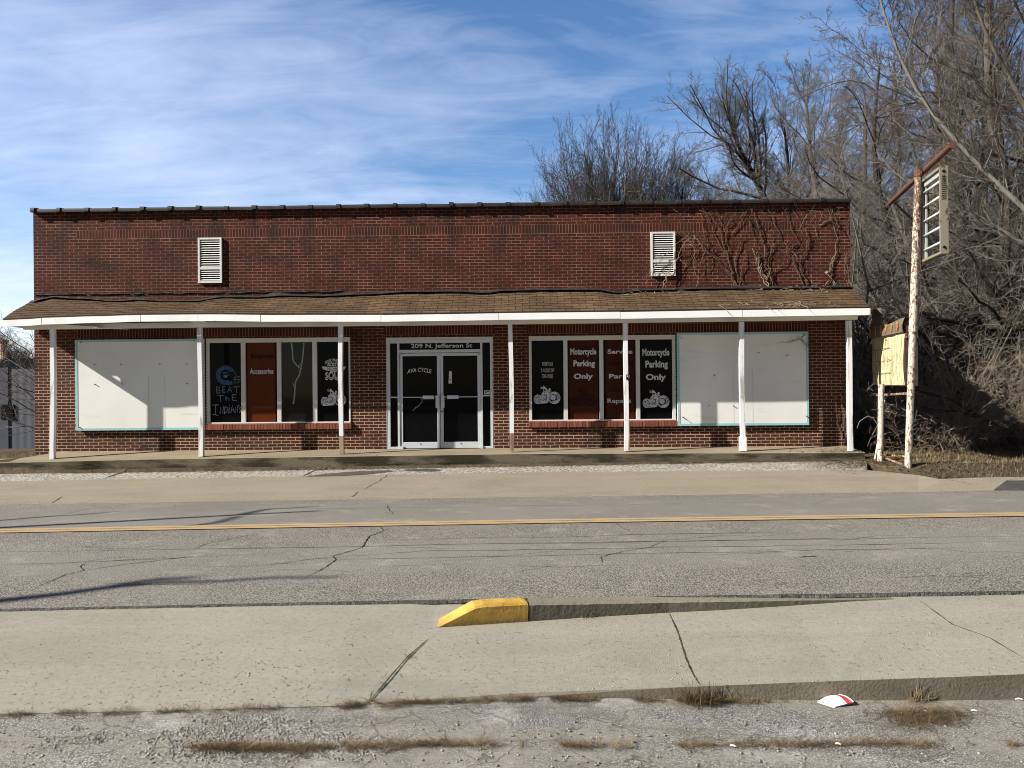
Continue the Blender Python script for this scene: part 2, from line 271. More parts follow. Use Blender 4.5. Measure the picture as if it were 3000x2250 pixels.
M['rustdk'] = plain('dark_rusted_steel', (.060, .034, .024), .9, .2, .4, 9); M['cabcap'] = plain('brown_steel', (.125, .092, .070), .7, .3, .25, 5)
M['ring'] = plain('orange_rust_marks', (.42, .19, .035), .9, .1, .4, 20)
def mk_fib():
    t = MT('weathered_fibreglass', .7, .3); p = t.P(); y = t.sep(p)[1]; n = t.noise(t.map(p, (1, 2.2, .3)), 8, 5, .8); b = t.noise(p, 2.2, 4); f = t.noise(p, 60, 3, .8)
    c = t.mix(t.ramp(b, .38, .62), [.25, .21, .08], [.21, .185, .11]); c = t.mix(t.ramp(n, .42, .52), c, [.47, .425, .27]); return t.color(t.mix(t.ramp(n, .58, .64, 0, .7), c, [.14, .115, .055])).bump(n, .01, .9).m
M['fibre'] = mk_fib()
M['beige'] = mk_rust('stained_beige_metal', (.17, .152, .112), (.085, .045, .026), .60, (1, 1, .4), 9); M['tube'] = plain('white_tube', (.62, .64, .64), .4, .4, .05); M['alugrey'] = plain('grey_sheet', (.28, .30, .30), .5, .4, .15)
def mk_corr():
    t = MT('corrugated_metal', .55, .4); x, y, z = t.sep(t.P())[:]; w = t.math('SINE', t.math('MULTIPLY', x, 6.28/.3)); n = t.noise(t.map(t.P(), (1, 1, .2)), 1.5, 5)
    return t.color(t.mix(t.ramp(n, .3, .7), [.055, .063, .083], [.088, .097, .118])).bump(w, .006, .5).m
M['corr'] = mk_corr(); M['roofmet'] = plain('metal_roof', (.45, .46, .47), .5, .4)
M['paper'] = plain('white_paper', (.78, .76, .73), .7, .2, .08, 12); M['red'] = plain('red_print', (.50, .055, .050), .6, .3, .1); M['butt'] = plain('white_scrap', (.75, .72, .66), .7, .2)
M['pebble'] = plain('pebbles', (.30, .265, .20), .9, .2, .45, 9); M['pebble2'] = plain('crushed_stone', (.22, .20, .175), .9, .2, .75, 25)
M['pvc'] = plain('white_plastic_pipe', (.66, .64, .60), .4, .4, .1)
# ------------------------------------------------------------------ mesh helpers
class MB:
    def __init__(s): s.v = []; s.f = []; s.mi = []; s.k = 0
    def add(s, vs, fs):
        o = len(s.v); s.v += [tuple(v) for v in vs]; s.f += [tuple(i+o for i in f) for f in fs]; s.mi += [s.k]*len(fs); return s
    def quad(s, a, b, c, d): return s.add((a, b, c, d), ((0, 1, 2, 3),))
    def box(s, x0, x1, y0, y1, z0, z1, j=0.):
        vs = [(x, y, z) for x in (x0, x1) for y in (y0, y1) for z in (z0, z1)]
        if j: vs = [(x+random.uniform(-j, j), y+random.uniform(-j, j), z+random.uniform(-j, j)) for x, y, z in vs]
        return s.add(vs, ((0, 1, 3, 2), (4, 6, 7, 5), (0, 4, 5, 1), (2, 3, 7, 6), (0, 2, 6, 4), (1, 5, 7, 3)))
    def hexa(s, a, b, c, d, off):   # quad extruded by off
        o = Vector(off); q = [Vector(p) for p in (a, b, c, d)]; q += [p+o for p in q]
        return s.add(q, ((0, 1, 2, 3), (7, 6, 5, 4), (0, 4, 5, 1), (1, 5, 6, 2), (2, 6, 7, 3), (3, 7, 4, 0)))
    def tube(s, pts, rs, n=6, cap=True):
        pts = [Vector(p) for p in pts]
        if not hasattr(rs, '__len__'): rs = [rs]*len(pts)
        o = len(s.v); K = len(pts)
        t0 = (pts[1]-pts[0]).normalized(); u = t0.orthogonal().normalized()
        for i, p in enumerate(pts):
            t = (pts[min(i+1, K-1)]-pts[max(i-1, 0)]).normalized(); u = (u - t*u.dot(t)).normalized(); w = t.cross(u)
            for k in range(n):
                a = 2*math.pi*k/n; s.v.append(tuple(p + (u*math.cos(a)+w*math.sin(a))*rs[i]))
        for i in range(K-1):
            for k in range(n):
                k2 = (k+1) % n; s.f.append((o+i*n+k, o+i*n+k2, o+(i+1)*n+k2, o+(i+1)*n+k)); s.mi.append(s.k)
        if cap:
            s.f.append(tuple(o+k for k in range(n))[::-1]); s.f.append(tuple(o+(K-1)*n+k for k in range(n))); s.mi += [s.k]*2
        return s
    def build(s, name, mats, parent=None, smooth=False, bevel=0.):
        me = bpy.data.meshes.new(name); base = Vector(parent['_b']) if parent is not None and '_b' in parent else Vector((0, 0, 0))
        me.from_pydata([(x-base.x, y-base.y, z-base.z) for x, y, z in s.v], [], s.f); me.update()
        if not isinstance(mats, (list, tuple)): mats = [mats]
        for q in mats: me.materials.append(q)
        me.polygons.foreach_set('material_index', s.mi)
        if smooth: me.polygons.foreach_set('use_smooth', [True]*len(me.polygons))
        o = bpy.data.objects.new(name, me); col.objects.link(o)
        if parent is not None: o.parent = parent; o['_b'] = tuple(base)
        if bevel: b = o.modifiers.new('bevel', 'BEVEL'); b.width = bevel; b.segments = 2; b.limit_method = 'ANGLE'
        return o
def tag(o, label, cat, group=None, kind=None):
    if label: o['label'] = label
    if cat: o['category'] = cat
    if group: o['group'] = group
    if kind: o['kind'] = kind
    return o
def thing(name, label, cat, loc=(0, 0, 0), group=None):
    o = bpy.data.objects.new(name, None); col.objects.link(o); o.location = loc; o['_b'] = tuple(loc); o.empty_display_size = .2; return tag(o, label, cat, group)
def struct(o): o['kind'] = 'structure'; return o
random.seed(7); rng = np.random.default_rng(7)
# ------------------------------------------------------------------ ground
def gz(x, y):
    z = -.25 + .006*max(-12, min(x, 12)) + (.02 if x > 7 else 0)
    if x < -10.9:
        t = min(1, max(0, (-10.9-x)/7)); u = min(1, max(0, (y-1)/9)); z = -.06*(1-max(t*.8, u)) + (-.95)*max(t*.8, u)
    if y > 26: z += .085*(y-26) if y < 70 else .085*44
    if y < -1.0:
        z = min(z, -.25) if x < 6.6 else z-.02
        k = min(1, max(0, (-2.0-y)/.8)) if x > 6.6 else min(1, (-1.0-y)/.25+.0)
        z = z*(1-k) + (-.75)*k
    return z
mb = MB(); xs = sorted(set([-200, -120, -80, -60, -45, -35] + [round(-28+i*.7, 2) for i in range(76)] + [35, 45, 60, 80, 120, 200]))
ys = [-120, -60, -30, -20, -12, -6, -4, -3, -2.8, -2.4, -2.0, -1.6, -1.25, -1.0, -.8, -.5, -.2, .2, .6, 1, 1.5, 2, 3, 4, 5, 6, 8, 10, 12, 14, 17, 20, 23, 26, 30, 36, 44, 55, 70, 100, 200, 500]
for y in ys:
    for x in xs: mb.v.append((x, y, gz(x, y) + (random.uniform(-.02, .02) if y > -1 and abs(x) > 7.8 else 0)))
nx = len(xs)
for j in range(len(ys)-1):
    for i in range(nx-1): mb.f.append((j*nx+i, j*nx+i+1, (j+1)*nx+i+1, (j+1)*nx+i)); mb.mi.append(0)
gr = struct(mb.build('ground', M['ground'], smooth=True))
SHEETS = []
def line(pts, ext=55.):
    P = [G(x, y, z) for x, y, z in pts]; a = (P[0]-P[1]); b = (P[-1]-P[-2])
    # extend along the overall road direction
    d = (P[-1]-P[0]).normalized(); dd = Vector((d.x, d.y, d.z*.3)); return [P[0]-dd*ext] + P + [P[-1]+dd*ext]
def sheet(name, la, lb, mat, sub=1, keep=None):
    mb = MB()
    for k in range(len(la)-1): mb.quad(lb[k], lb[k+1], la[k+1], la[k])
    SHEETS.append((mb.v[:], mb.f[:])); return struct(mb.build(name, mat))
XS = [0, 450, 1000, 1540, 2300, 2540, 2690, 2760, 3000]
def yl(p, x):
    for (a, b), (c, d) in zip(p, p[1:]):
        if x <= c: return b+(d-b)*(x-a)/(c-a)
    return p[-1][1]
def mkline(p, z0, z1, xs=XS): return line([(x, yl(p, x), z0+(z1-z0)*x/3000) for x in xs])
p0 = [(0, 1389), (451, 1371), (1001, 1357), (1540, 1353), (2540, 1347), (3000, 1345)]
p1 = [(0, 1410), (450, 1402), (886, 1396), (1306, 1385), (2540, 1380), (3000, 1379)]
p1r = [(0, 1410), (450, 1402), (886, 1396), (1306, 1385), (2540, 1377), (2690, 1392), (2760, 1405), (3000, 1397)]
p2 = [(0, 1478), (1540, 1456), (3000, 1437)]
p3 = [(0, 1553), (1500, 1525), (3000, 1503)]
p4 = [(0, 1784), (1250, 1757), (3000, 1731)]
XL = [0, 451, 1001, 1540, 2300, 2540]
L0 = mkline(p0, -.38, -.19, XL)[:-1]; L1a = mkline(p1, -.41, -.235, XL)[:-1]
L1 = mkline(p1r, -.41, -.225); L2 = mkline(p2, -.44, -.33); L3 = mkline(p3, -.30, -.21); L4 = mkline(p4, -.32, -.26)
sheet('parking_strip', L0, L1a, M['lot'])
sheet('concrete_apron', L1, L2, M['apron'])
mb = MB()
for A, B in ((L2, L3), (L3, L4)):
    for k in range(len(A)-1): mb.quad(B[k], B[k+1], A[k+1], A[k])
SHEETS.append((mb.v[:], mb.f[:]))
mb.k = 1      # broken near edge of the asphalt
d4 = []
for k in range(len(L4)-1):
    n = 150 if 0 < k < len(L4)-2 else 3
    n = max(3, int((L4[k+1]-L4[k]).length/.013)) if 0 < k < len(L4)-2 else 20
    d4 += [L4[k].lerp(L4[k+1], i/n) for i in range(n)]
d4.append(L4[-1]); prev = None
for p in d4:
    o = .010*mn0.noise(Vector((p.x*4, 1, 0)))+.006*mn0.noise(Vector((p.x*19, 5, 0)))+random.uniform(-.0015, .0015); a = p+Vector((0, .02, -.002)); t_ = p+Vector((0, -.010+o, -.003)); b_ = p+Vector((0, -.020+o*1.5, -.026))
    if prev: mb.quad(prev[1], t_, a, prev[0]); mb.quad(prev[2], b_, t_, prev[1])
    prev = (a, t_, b_)
road = struct(mb.build('road', [M['road'], M['roadedge']]))
# double yellow centre line
mb = MB()
def par(Lr, off): 
    d = (Lr[-2]-Lr[1]).normalized(); n = Vector((-d.y, d.x, 0)); return [p+n*off for p in Lr]
YL = mkline([(0, 1556), (1500, 1529), (3000, 1507)], -.297, -.207)
for o0, o1 in ((-.130, -.009), (.009, .120)):
    A = par(YL, o0); B = par(YL, o1)
    for k in range(len(A)-1):
        n = 40 if 0 < k < len(A)-2 else 4
        for i in range(n):
            a0, a1 = A[k].lerp(A[k+1], i/n), A[k].lerp(A[k+1], (i+1)/n); b0, b1 = B[k].lerp(B[k+1], i/n), B[k].lerp(B[k+1], (i+1)/n)
            z = Vector((0, 0, .006)); mb.quad(a0+z, a1+z, b1+z, b0+z)
struct(mb.build('road_marking', M['line']))
# near sidewalk
rows = [
 [(0, 1787, -.334), (450, 1778, -.325), (1000, 1764, -.314), (1270, 1758, -.309), (1545, 1753, -.303), (1960, 1746, -.296), (2316, 1741, -.289), (2660, 1737, -.282), (3000, 1733, -.275)],
 [(0, 1880, -.348), (450, 1868, -.346), (1000, 1850, -.352), (1270, 1839, -.375), (1549, 1821, -.39), (1960, 1795, -.375), (2316, 1775, -.345), (2620, 1756, -.300), (3000, 1752, -.289)],
 [(0, 2092, -.36), (452, 2083, -.36), (1000, 2068, -.36), (1200, 2052, -.36), (1525, 2031, -.37), (2000, 2013, -.37), (2452, 1995, -.365), (2800, 1983, -.36), (3000, 1975, -.36)]]
R_ = [line(r) for r in rows]; R_[0] = [p+Vector((0, .15, .001)) for p in R_[0]]
mb = MB()
for A, B in ((R_[0], R_[1]), (R_[1], R_[2])):
    for k in range(len(A)-1): mb.quad(B[k], B[k+1], A[k+1], A[k])
SHEETS.append((mb.v[:], mb.f[:]))
base = [(0, 2093, -.362), (452, 2084, -.362), (1000, 2069, -.363), (1200, 2056, -.365), (1525, 2043, -.387), (2000, 2048, -.4375), (2452, 2052, -.4786), (2800, 2052, -.499), (3000, 2049, -.511)]
LB = line(base); mb.k = 1
for k in range(len(LB)-1): mb.quad(LB[k], LB[k+1], R_[2][k+1], R_[2][k])
struct(mb.build('sidewalk', [M['walk'], M['kerb']]))
# foreground pavement
near = [Vector((p.x*1.0, p.y-9, p.z-.05)) for p in LB]; mid = [Vector((p.x, p.y-.9, p.z*.6-.4*.42)) for p in LB]
mb = MB()
for A, B in ((LB, mid), (mid, near)):
    for k in range(len(A)-1): mb.quad(B[k], B[k+1], A[k+1], A[k])
SHEETS.append((mb.v[:], mb.f[:])); struct(mb.build('pavement', M['fore']))
# kerb between road and sidewalk
kb = [(1549, 1821, -.39), (1700, 1811, -.385), (1960, 1795, -.375), (2100, 1787, -.36), (2316, 1775, -.345), (2480, 1764, -.322), (2620, 1756, -.301)]
kt = [1767, 1766, 1762, 1761, 1758, 1756.5, 1754.5]
mb = MB(); B3 = [G(*p) for p in kb]; T3 = []
for i, p in enumerate(kb):
    a, b = (B3[i], B3[i+1]) if i < len(kb)-1 else (B3[i-1], B3[i]); T3.append(VP(p[0]+ (2 if i == 0 else 0), kt[i], a, b))
sub = 14
def lerpl(Ls, t): i = min(int(t), len(Ls)-2); return Ls[i].lerp(Ls[i+1], t-i)
prev = None; n_ = (len(kb)-1)*sub
for i in range(n_+1):
    t = i/sub; b_ = lerpl(B3, t); t_ = lerpl(T3, t); j = Vector((random.uniform(-.001, .001), random.uniform(-.0015, .0015), random.uniform(-.0015, .0015)))
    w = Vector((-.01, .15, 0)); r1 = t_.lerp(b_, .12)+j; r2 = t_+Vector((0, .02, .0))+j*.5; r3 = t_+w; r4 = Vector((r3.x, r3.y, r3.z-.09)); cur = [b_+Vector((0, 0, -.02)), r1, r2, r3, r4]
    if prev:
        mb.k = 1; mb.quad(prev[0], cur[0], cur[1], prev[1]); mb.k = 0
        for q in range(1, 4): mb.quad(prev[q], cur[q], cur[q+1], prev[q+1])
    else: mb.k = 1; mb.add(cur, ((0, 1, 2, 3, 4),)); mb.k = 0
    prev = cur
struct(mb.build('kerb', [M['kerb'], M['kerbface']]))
# yellow kerb end
K = thing('kerb_end', 'yellow painted sloping concrete kerb end at the edge of the sidewalk', 'kerb end', tuple(G(1420, 1830, -.38)))
A_, B_ = G(1290, 1839, -.378), G(1547, 1821.5, -.39)
fr = [VP(x, y, A_, B_) for x, y in ((1283, 1838), (1310, 1824), (1340, 1807), (1370, 1790), (1393, 1778), (1420, 1773), (1470, 1770.5), (1537, 1767), (1547, 1768))]
bt = [A_.lerp(B_, t) for t in (-.02, .08, .2, .32, .41, .51, .70, .97, 1.0)]
perp = Vector((-(B_-A_).y, (B_-A_).x, 0)).normalized(); mb = MB(); prev = None
for i, (f_, b_) in enumerate(zip(fr, bt)):
    w = .16; f2 = f_ + perp*.022 + Vector((0, 0, .004)); k_ = f_ + perp*w + Vector((-.0, 0, .002)); k2 = Vector((k_.x, k_.y, min(k_.z-.02, -.36))); cur = [b_+Vector((0, 0, -.03)), b_.lerp(f_, .9), f2, k_, k2]
    if prev:
        for q in range(4): mb.quad(prev[q], cur[q], cur[q+1], prev[q+1])
    else: mb.add(cur, ((0, 1, 2, 3, 4),))
    prev = cur
mb.add(prev, ((4, 3, 2, 1, 0),)); o = mb.build('painted_block', M['yellow'], K, smooth=False, bevel=.008)
# porch slab in front of the shop
fx = [(-160, 1359, -.14), (0, 1355, -.135), (100, 1352.5, -.13), (451, 1344, -.10), (1001, 1336, -.055), (1540, 1328, -.03), (2176, 1326, -.05), (2495, 1325.5, -.06), (2534, 1325, -.06)]
fe = [G(*p) for p in fx]; fe = [Vector((-30, fe[0].y+.0, -.3))] + fe
b0 = mkline(p0, -.38, -.19, XL)
def frontbase(p):
    return Vector((p.x, p.y-.015, -.21 + (p.x+.1)*.016 if p.x < 0 else -.212+.003*p.x))
mb = MB(); back = []
for p in fe:
    y = 0.02 if p.x > -11.2 else p.y+.62; back.append(Vector((p.x, y, -.002 if p.x > -11.2 else p.z+.03)))
back[-1].x = fe[-1].x
for k in range(len(fe)-1):
    a, b = fe[k], fe[k+1]
    for i in range(8):
        t, u = i/8, (i+1)/8; q0, q1, r0, r1 = a.lerp(b, t), a.lerp(b, u), back[k].lerp(back[k+1], t), back[k].lerp(back[k+1], u)
        mb.k = 0; mb.quad(q0+Vector((0, .03, 0)), q1+Vector((0, .03, 0)), r1, r0); s0, s1 = frontbase(q0), frontbase(q1)
        mb.quad(q0+Vector((0, .0, -.015)), q1+Vector((0, .0, -.015)), q1+Vector((0, .03, 0)), q0+Vector((0, .03, 0)))
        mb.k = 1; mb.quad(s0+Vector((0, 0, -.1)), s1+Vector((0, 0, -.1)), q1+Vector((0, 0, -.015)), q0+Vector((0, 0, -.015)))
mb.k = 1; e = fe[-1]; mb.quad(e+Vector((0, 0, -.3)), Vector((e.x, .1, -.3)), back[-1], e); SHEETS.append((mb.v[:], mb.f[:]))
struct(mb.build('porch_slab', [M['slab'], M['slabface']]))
# lot strip ties to slab front: fill from the slab face to the first strip line
mb = MB(); q = [Vector((x, frontbase(Vector((x, 0, 0))).y, 0)) for x in (0,)]
LF = [Vector((p.x, -.75 if p.x > -9 else -.8, frontbase(p).z+.002)) for p in L0]
for k in range(len(L0)-1): mb.quad(L0[k], L0[k+1], LF[k+1], LF[k])
SHEETS.append((mb.v[:], mb.f[:])); struct(mb.build('parking_strip_edge', M['lot']))
vs, fs = [], []
for v, f in SHEETS: o = len(vs); vs += [Vector(p) for p in v]; fs += [tuple(i+o for i in q) for q in f]
o = len(vs); gm = gr.data; vs += [v.co.copy() for v in gm.vertices]; fs += [tuple(i+o for i in p.vertices) for p in gm.polygons]
BV = BVHTree.FromPolygons(vs, fs)
def hit(x, y):
    h = BV.ray_cast(CAM, ray(x, y).normalized()); return h[0]
def drop(x, y):
    h = BV.ray_cast(Vector((x, y, 1.3)), Vector((0, 0, -1))); return h[0]
def ribbon(mb, pts, w, sub=6, jit=.35, lift=.004):
    P = [hit(*p) for p in pts]; Q = []
    for a, b in zip(P, P[1:]):
        for i in range(sub):
            p = a.lerp(b, i/sub); l = (b-a).length; Q.append(p + Vector((random.uniform(-1, 1), random.uniform(-1, 1), 0))*l/sub*jit*(0 if i == 0 else 1)*.4)
    Q.append(P[-1]); n = len(Q); prev = None
    for i, p in enumerate(Q):
        d = (Q[min(i+1, n-1)]-Q[max(i-1, 0)]); d.z = 0; d.normalize(); k = Vector((-d.y, d.x, 0))*w*random.uniform(.35, 1)*min(1, .25+4*min(i, n-1-i)/n); h = drop(p.x, p.y); z = Vector((0, 0, (h.z if h else p.z)-p.z+lift))
        cur = (p-k+z, p+k+z)
        if prev: mb.quad(prev[0], cur[0], cur[1], prev[1])
        prev = cur
mb = MB()
CR = [([(90, 1728), (190, 1685), (245, 1672), (235, 1660), (250, 1650)], .007), ([(245, 1672), (400, 1650), (640, 1622)], .007), ([(300, 1645), (520, 1632)], .005), ([(570, 1610), (600, 1595), (770, 1560)], .006),
      ([(0, 1655), (180, 1650), (420, 1640), (840, 1620)], .005), ([(880, 1700), (950, 1665), (985, 1640), (975, 1630), (1060, 1605), (1082, 1572), (1125, 1555), (1105, 1535)], .008), ([(975, 1632), (900, 1640), (760, 1660)], .005),
      ([(1130, 1478), (1150, 1505), (1120, 1500)], .006), ([(900, 1640), (1230, 1615), (1650, 1610), (2100, 1602), (2600, 1595), (3000, 1585)], .006), ([(1765, 1650), (1760, 1632), (1830, 1615), (1900, 1605), (1960, 1580)], .006),
      ([(1795, 1525), (1820, 1545), (1850, 1558)], .005), ([(2340, 1633), (2395, 1630)], .01), ([(2400, 1535), (2470, 1560)], .004), ([(0, 1530), (180, 1508), (290, 1486)], .004), ([(2380, 1480), (2440, 1460), (2600, 1447)], .004)]
for p, w in CR: ribbon(mb, p, w, 10)
mb.build('crack', M['crack'], road)
mb = MB(); random.seed(3)
for y0_, y1_, x0_, x1_ in ((1618, 1570, 0, 3000), (1606, 1574, 700, 2700), (1500, 1470, 200, 2400), (1640, 1604, 900, 2900), (1580, 1560, 1200, 2300)): ribbon(mb, [(x0_+(x1_-x0_)*i/12, y0_+(y1_-y0_)*i/12+random.uniform(-2, 2)) for i in range(13)], .010, 4, .02, .003)
mb.build('tar_streak', M['tarstreak'], road)
mb = MB()
for _ in range(16):
    x, y = random.uniform(-100, 3000), random.uniform(1575, 1735); pts = [(x, y)]
    for k in range(random.randint(2, 5)): x += random.uniform(30, 130); y += random.uniform(-14, 8); pts.append((x, y))
    ribbon(mb, pts, .0035, 8, .5)
mb.build('fine_crack', M['crack'], road)
mb = MB()
for p, w in [([(1145, 1386), (1100, 1415), (1065, 1436)], .010), ([(1050, 1440), (1030, 1458)], .012), ([(1864, 1386), (1880, 1400)], .006), ([(183, 1455), (152, 1474)], .012),
             ([(305, 1402), (355, 1385), (400, 1372)], .03), ([(885, 1396), (925, 1378), (965, 1362)], .03), ([(1830, 1436), (2160, 1437)], .003)]:
    ribbon(mb, p, w, 8)
for p, w in [([(1960, 1797), (1985, 1850), (2010, 1930), (2030, 1975), (2052, 2010)], .008), ([(2690, 1757), (2790, 1830), (2900, 1870), (3000, 1930)], .007), ([(1255, 1872), (1190, 1930), (1130, 2000), (1084, 2054)], .009), ([(2860, 1420), (2730, 1404)], .008)]:
    ribbon(mb, p, w, 14, .06)
struct(mb.build('paving_joint', M['joint']))
# light sand drifting along the far asphalt edge, patches by the slab
def patch(name, pts, mat, lift=.006):
    mb = MB(); P = [hit(*p) for p in pts]; P = [Vector((p.x, p.y, drop(p.x, p.y).z+lift)) for p in P]; c = sum(P, Vector())/len(P)
    for a, b in zip(P, P[1:]+P[:1]): mb.add((c, a, b), ((0, 1, 2),))
    return struct(mb.build(name, mat))
patch('asphalt_patch', [(893, 1397), (960, 1388), (1050, 1381), (1140, 1378.5), (1160, 1381), (1080, 1390), (1000, 1395)], M['darkpatch'])
patch('asphalt_patch', [(1180+58+55*math.cos(a), 1378+3.7*math.sin(a)) for a in [i*math.pi/8 for i in range(16)]], M['darklid'])
patch('ramp_patch', [(2910, 1437.5), (2950, 1409), (3001, 1408), (3090, 1407), (3090, 1436)], M['ramp'])
patch('pale_concrete_corner', [(2722, 1405), (2840, 1400.5), (2998, 1397.5), (2948, 1408), (2906, 1436.5), (2836, 1436)], M['walk'], .003)
# ------------------------------------------------------------------ the shop
BX0, BX1, BZ = -11.14, 7.22, 5.44
SH = thing('brick_shop', 'long low vacant red brick shop with a shingled porch roof and boarded windows', 'building', (-2, 0, 0))
OP = [(-7.215, -3.952, .60, 2.525), (-3.146, -.742, -.01, 2.505), (.063, 3.328, .60, 2.507)]
mb = MB(); cx = sorted(set([BX0, BX1]+[v for o in OP for v in o[:2]])); cz = sorted(set([-.4, BZ]+[v for o in OP for v in o[2:]]))
for i in range(len(cx)-1):
    for k in range(len(cz)-1):
        xm, zm = (cx[i]+cx[i+1])/2, (cz[k]+cz[k+1])/2
        if any(a < xm < b and c < zm < d for a, b, c, d in OP): continue
        mb.quad((cx[i], 0, cz[k]), (cx[i+1], 0, cz[k]), (cx[i+1], 0, cz[k+1]), (cx[i], 0, cz[k+1]))
for a, b, c, d in OP:
    mb.quad((a, 0, c), (a, 0, d), (a, .2, d), (a, .2, c)); mb.quad((b, 0, c), (b, .2, c), (b, .2, d), (b, 0, d)); mb.quad((a, 0, d), (b, 0, d), (b, .2, d), (a, .2, d)); mb.quad((a, 0, c), (a, .2, c), (b, .2, c), (b, 0, c))
mb.quad((BX0, 22, -1), (BX0, 0, -1), (BX0, 0, BZ), (BX0, 22, 4.6)); mb.quad((BX1, 0, -1), (BX1, 22, -1), (BX1, 22, 4.6), (BX1, 0, BZ)); mb.quad((BX1, 22, -1), (BX0, 22, -1), (BX0, 22, 4.6), (BX1, 22, 4.6))
mb.quad((BX0, .3, BZ), (BX1, .3, BZ), (BX1, .3, 4.4), (BX0, .3, 4.4)); mb.quad((BX0, 0, BZ), (BX1, 0, BZ), (BX1, .3, BZ), (BX0, .3, BZ))
W_ = mb.build('wall', M['brick'], SH)
mb = MB(); mb.quad((BX0+.2, .3, 4.6), (BX1-.2, .3, 4.6), (BX1-.2, 21.9, 4.2), (BX0+.2, 21.9, 4.2)); mb.build('flat_roof', M['tar'], SH)
mb = MB(); mb.box(-15.75, BX0-.01, 8, 18, -1.5, 2.5); mb.build('rear_wing', M['brick_old'], SH)
mb = MB(); mb.box(-15.9, BX0-.01, 7.9, 18.1, 2.5, 2.58); mb.build('rear_wing_roof', M['roofmet'], SH)
# coping of half-round glazed tiles
mb = MB(); nt_ = 29; L_ = (BX1-BX0)/nt_
def dome(x0, x1, r, zb, dz0=0, dz1=0):
    pr = [(-.17*r, -.035), (-.17*r, .005), (-.13*r, .045*r), (-.04, .052*r), (.1, .060*r), (.25, .045*r), (.33, 0.)]; o = []
    for x, dz in ((x0, dz0), (x1, dz1)): o.append([(x, .0+y*.6-.0 if False else y*.55, zb+z+dz) for y, z in pr])
    n = len(pr)
    for k in range(n-1): mb.quad(o[0][k], o[1][k], o[1][k+1], o[0][k+1])
    mb.add(o[0], (tuple(range(n)),)); mb.add(o[1], (tuple(range(n))[::-1],))
for i in range(nt_):
    a, b = BX0+i*L_, BX0+(i+1)*L_; z = BZ + random.uniform(-.006, .006); dome(a+.002, b-.002, 1., z, 0, random.uniform(-.008, .004))
    if i: s_ = random.uniform(.9, 1.2); dome(a-.045*s_, a+.045*s_, 1.18+random.uniform(-.06, .08), z+.008+random.uniform(-.006, .008))
dome(BX0+.0, BX0+.09, 1.3, BZ+.01); mb.build('coping', M['coping'], SH)
# louvred vents
for (x0, z0, x1, z1), lab in (((-7.366, 3.775, -6.83, 4.795), 'louvred vent left of centre'), ((2.80, 3.815, 3.34, 4.80), 'louvred vent behind the vines')):
    mb = MB(); y0 = -.05; t_ = .04
    mb.box(x0, x0+t_, y0, .0, z0, z1); mb.box(x1-t_, x1, y0, 0, z0, z1); mb.box(x0+t_, x1-t_, y0+.002, 0, z0, z0+.055); mb.box(x0+t_, x1-t_, y0+.002, 0, z1-t_, z1)
    zm = z0+.33; mb.box(x0+t_, x1-t_, y0+.004, 0, zm-.025, zm+.03)
    for a, b, n in ((z0+.06, zm-.03, 5), (zm+.035, z1-t_, 12)):
        for i in range(n):
            z = a+(b-a)*(i+.1)/n; h = (b-a)/n*.42; mb.hexa((x0+t_, y0+.006, z), (x1-t_, y0+.006, z), (x1-t_, -.022, z+h), (x0+t_, -.022, z+h), (0, .003, .005))
    mb.k = 1; mb.quad((x0+.02, -.004, z0+.02), (x1-.02, -.004, z0+.02), (x1-.02, -.004, z1-.02), (x0+.02, -.004, z1-.02))
    o = mb.build('vent', [M['vent'], M['black']], SH)
# boarded windows
def board(x0, x1, z0, z1, lab, tilt=0., seams=(), hooks=()):
    y = -.075; mb = MB(); mb.hexa((x0, y, z0), (x1, y, z0+tilt), (x1, y, z1+tilt*.3), (x0, y, z1), (0, .03, 0))
    b = mb.build('window_board', M['board'], SH); b['label'] = lab
    mb = MB(); w = .052; yy = y-.006
    def qd(a, b_, c, d): mb.hexa((a, yy, c), (b_, yy, c+tilt*(b_-x0)/(x1-x0)), (b_, yy, d+tilt*(b_-x0)/(x1-x0)), (a, yy, d), (0, .005, 0))
    qd(x0, x0+w, z0+w, z1-w); qd(x1-w, x1, z0+w, z1-w); qd(x0, x1, z0, z0+w); qd(x0, x1, z1-w, z1-.001)
    mb.build('trim', M['teal'], b)
    mb = MB()
    for s_ in seams: mb.box(s_-.0012, s_+.0012, y-.0015, y+.002, z0+w, z0+(z1-z0)*.6)
    mb.box(x0+.02, x1-.02, -.044, 0, z0+.02, z1-.02)
    mb.build('backing', M['mortar'], b)
    for px_, py_, lg in hooks:
        p = F(px_, py_, y); mb = MB(); mb.tube([p, p+Vector((0, -.03, 0))], .011, 6)
        if lg: mb.tube([p+Vector((0, -.02, 0)), p+Vector((.05, -.05, -.04)), p+Vector((.085, -.03, -.065))], .007, 5)
        mb.build('screw', M['rustdk'], b)
board(-10.162, -7.235, .475, 2.52, 'white board with teal edges over the left window opening', .0, (-8.5, -8.13), [(238, 1003, 0), (278, 1068, 0), (355, 1067, 0), (469, 1067, 0), (548, 1067, 0), (279, 1126, 0), (359, 1125, 0), (549, 1123, 0), (234, 1252, 0), (570, 999, 0)])
board(3.352, 6.25, .475, 2.545, 'white board with teal edges over the right window opening', .0, (4.6, 5.02), [(1996, 990, 0), (2222, 1033, 0), (2306, 1041, 0), (2077, 1189, 0), (2148, 1189, 0), (2000, 1222, 1), (2362, 1219, 1), (2355, 980, 0), (2093, 1100, 0)])
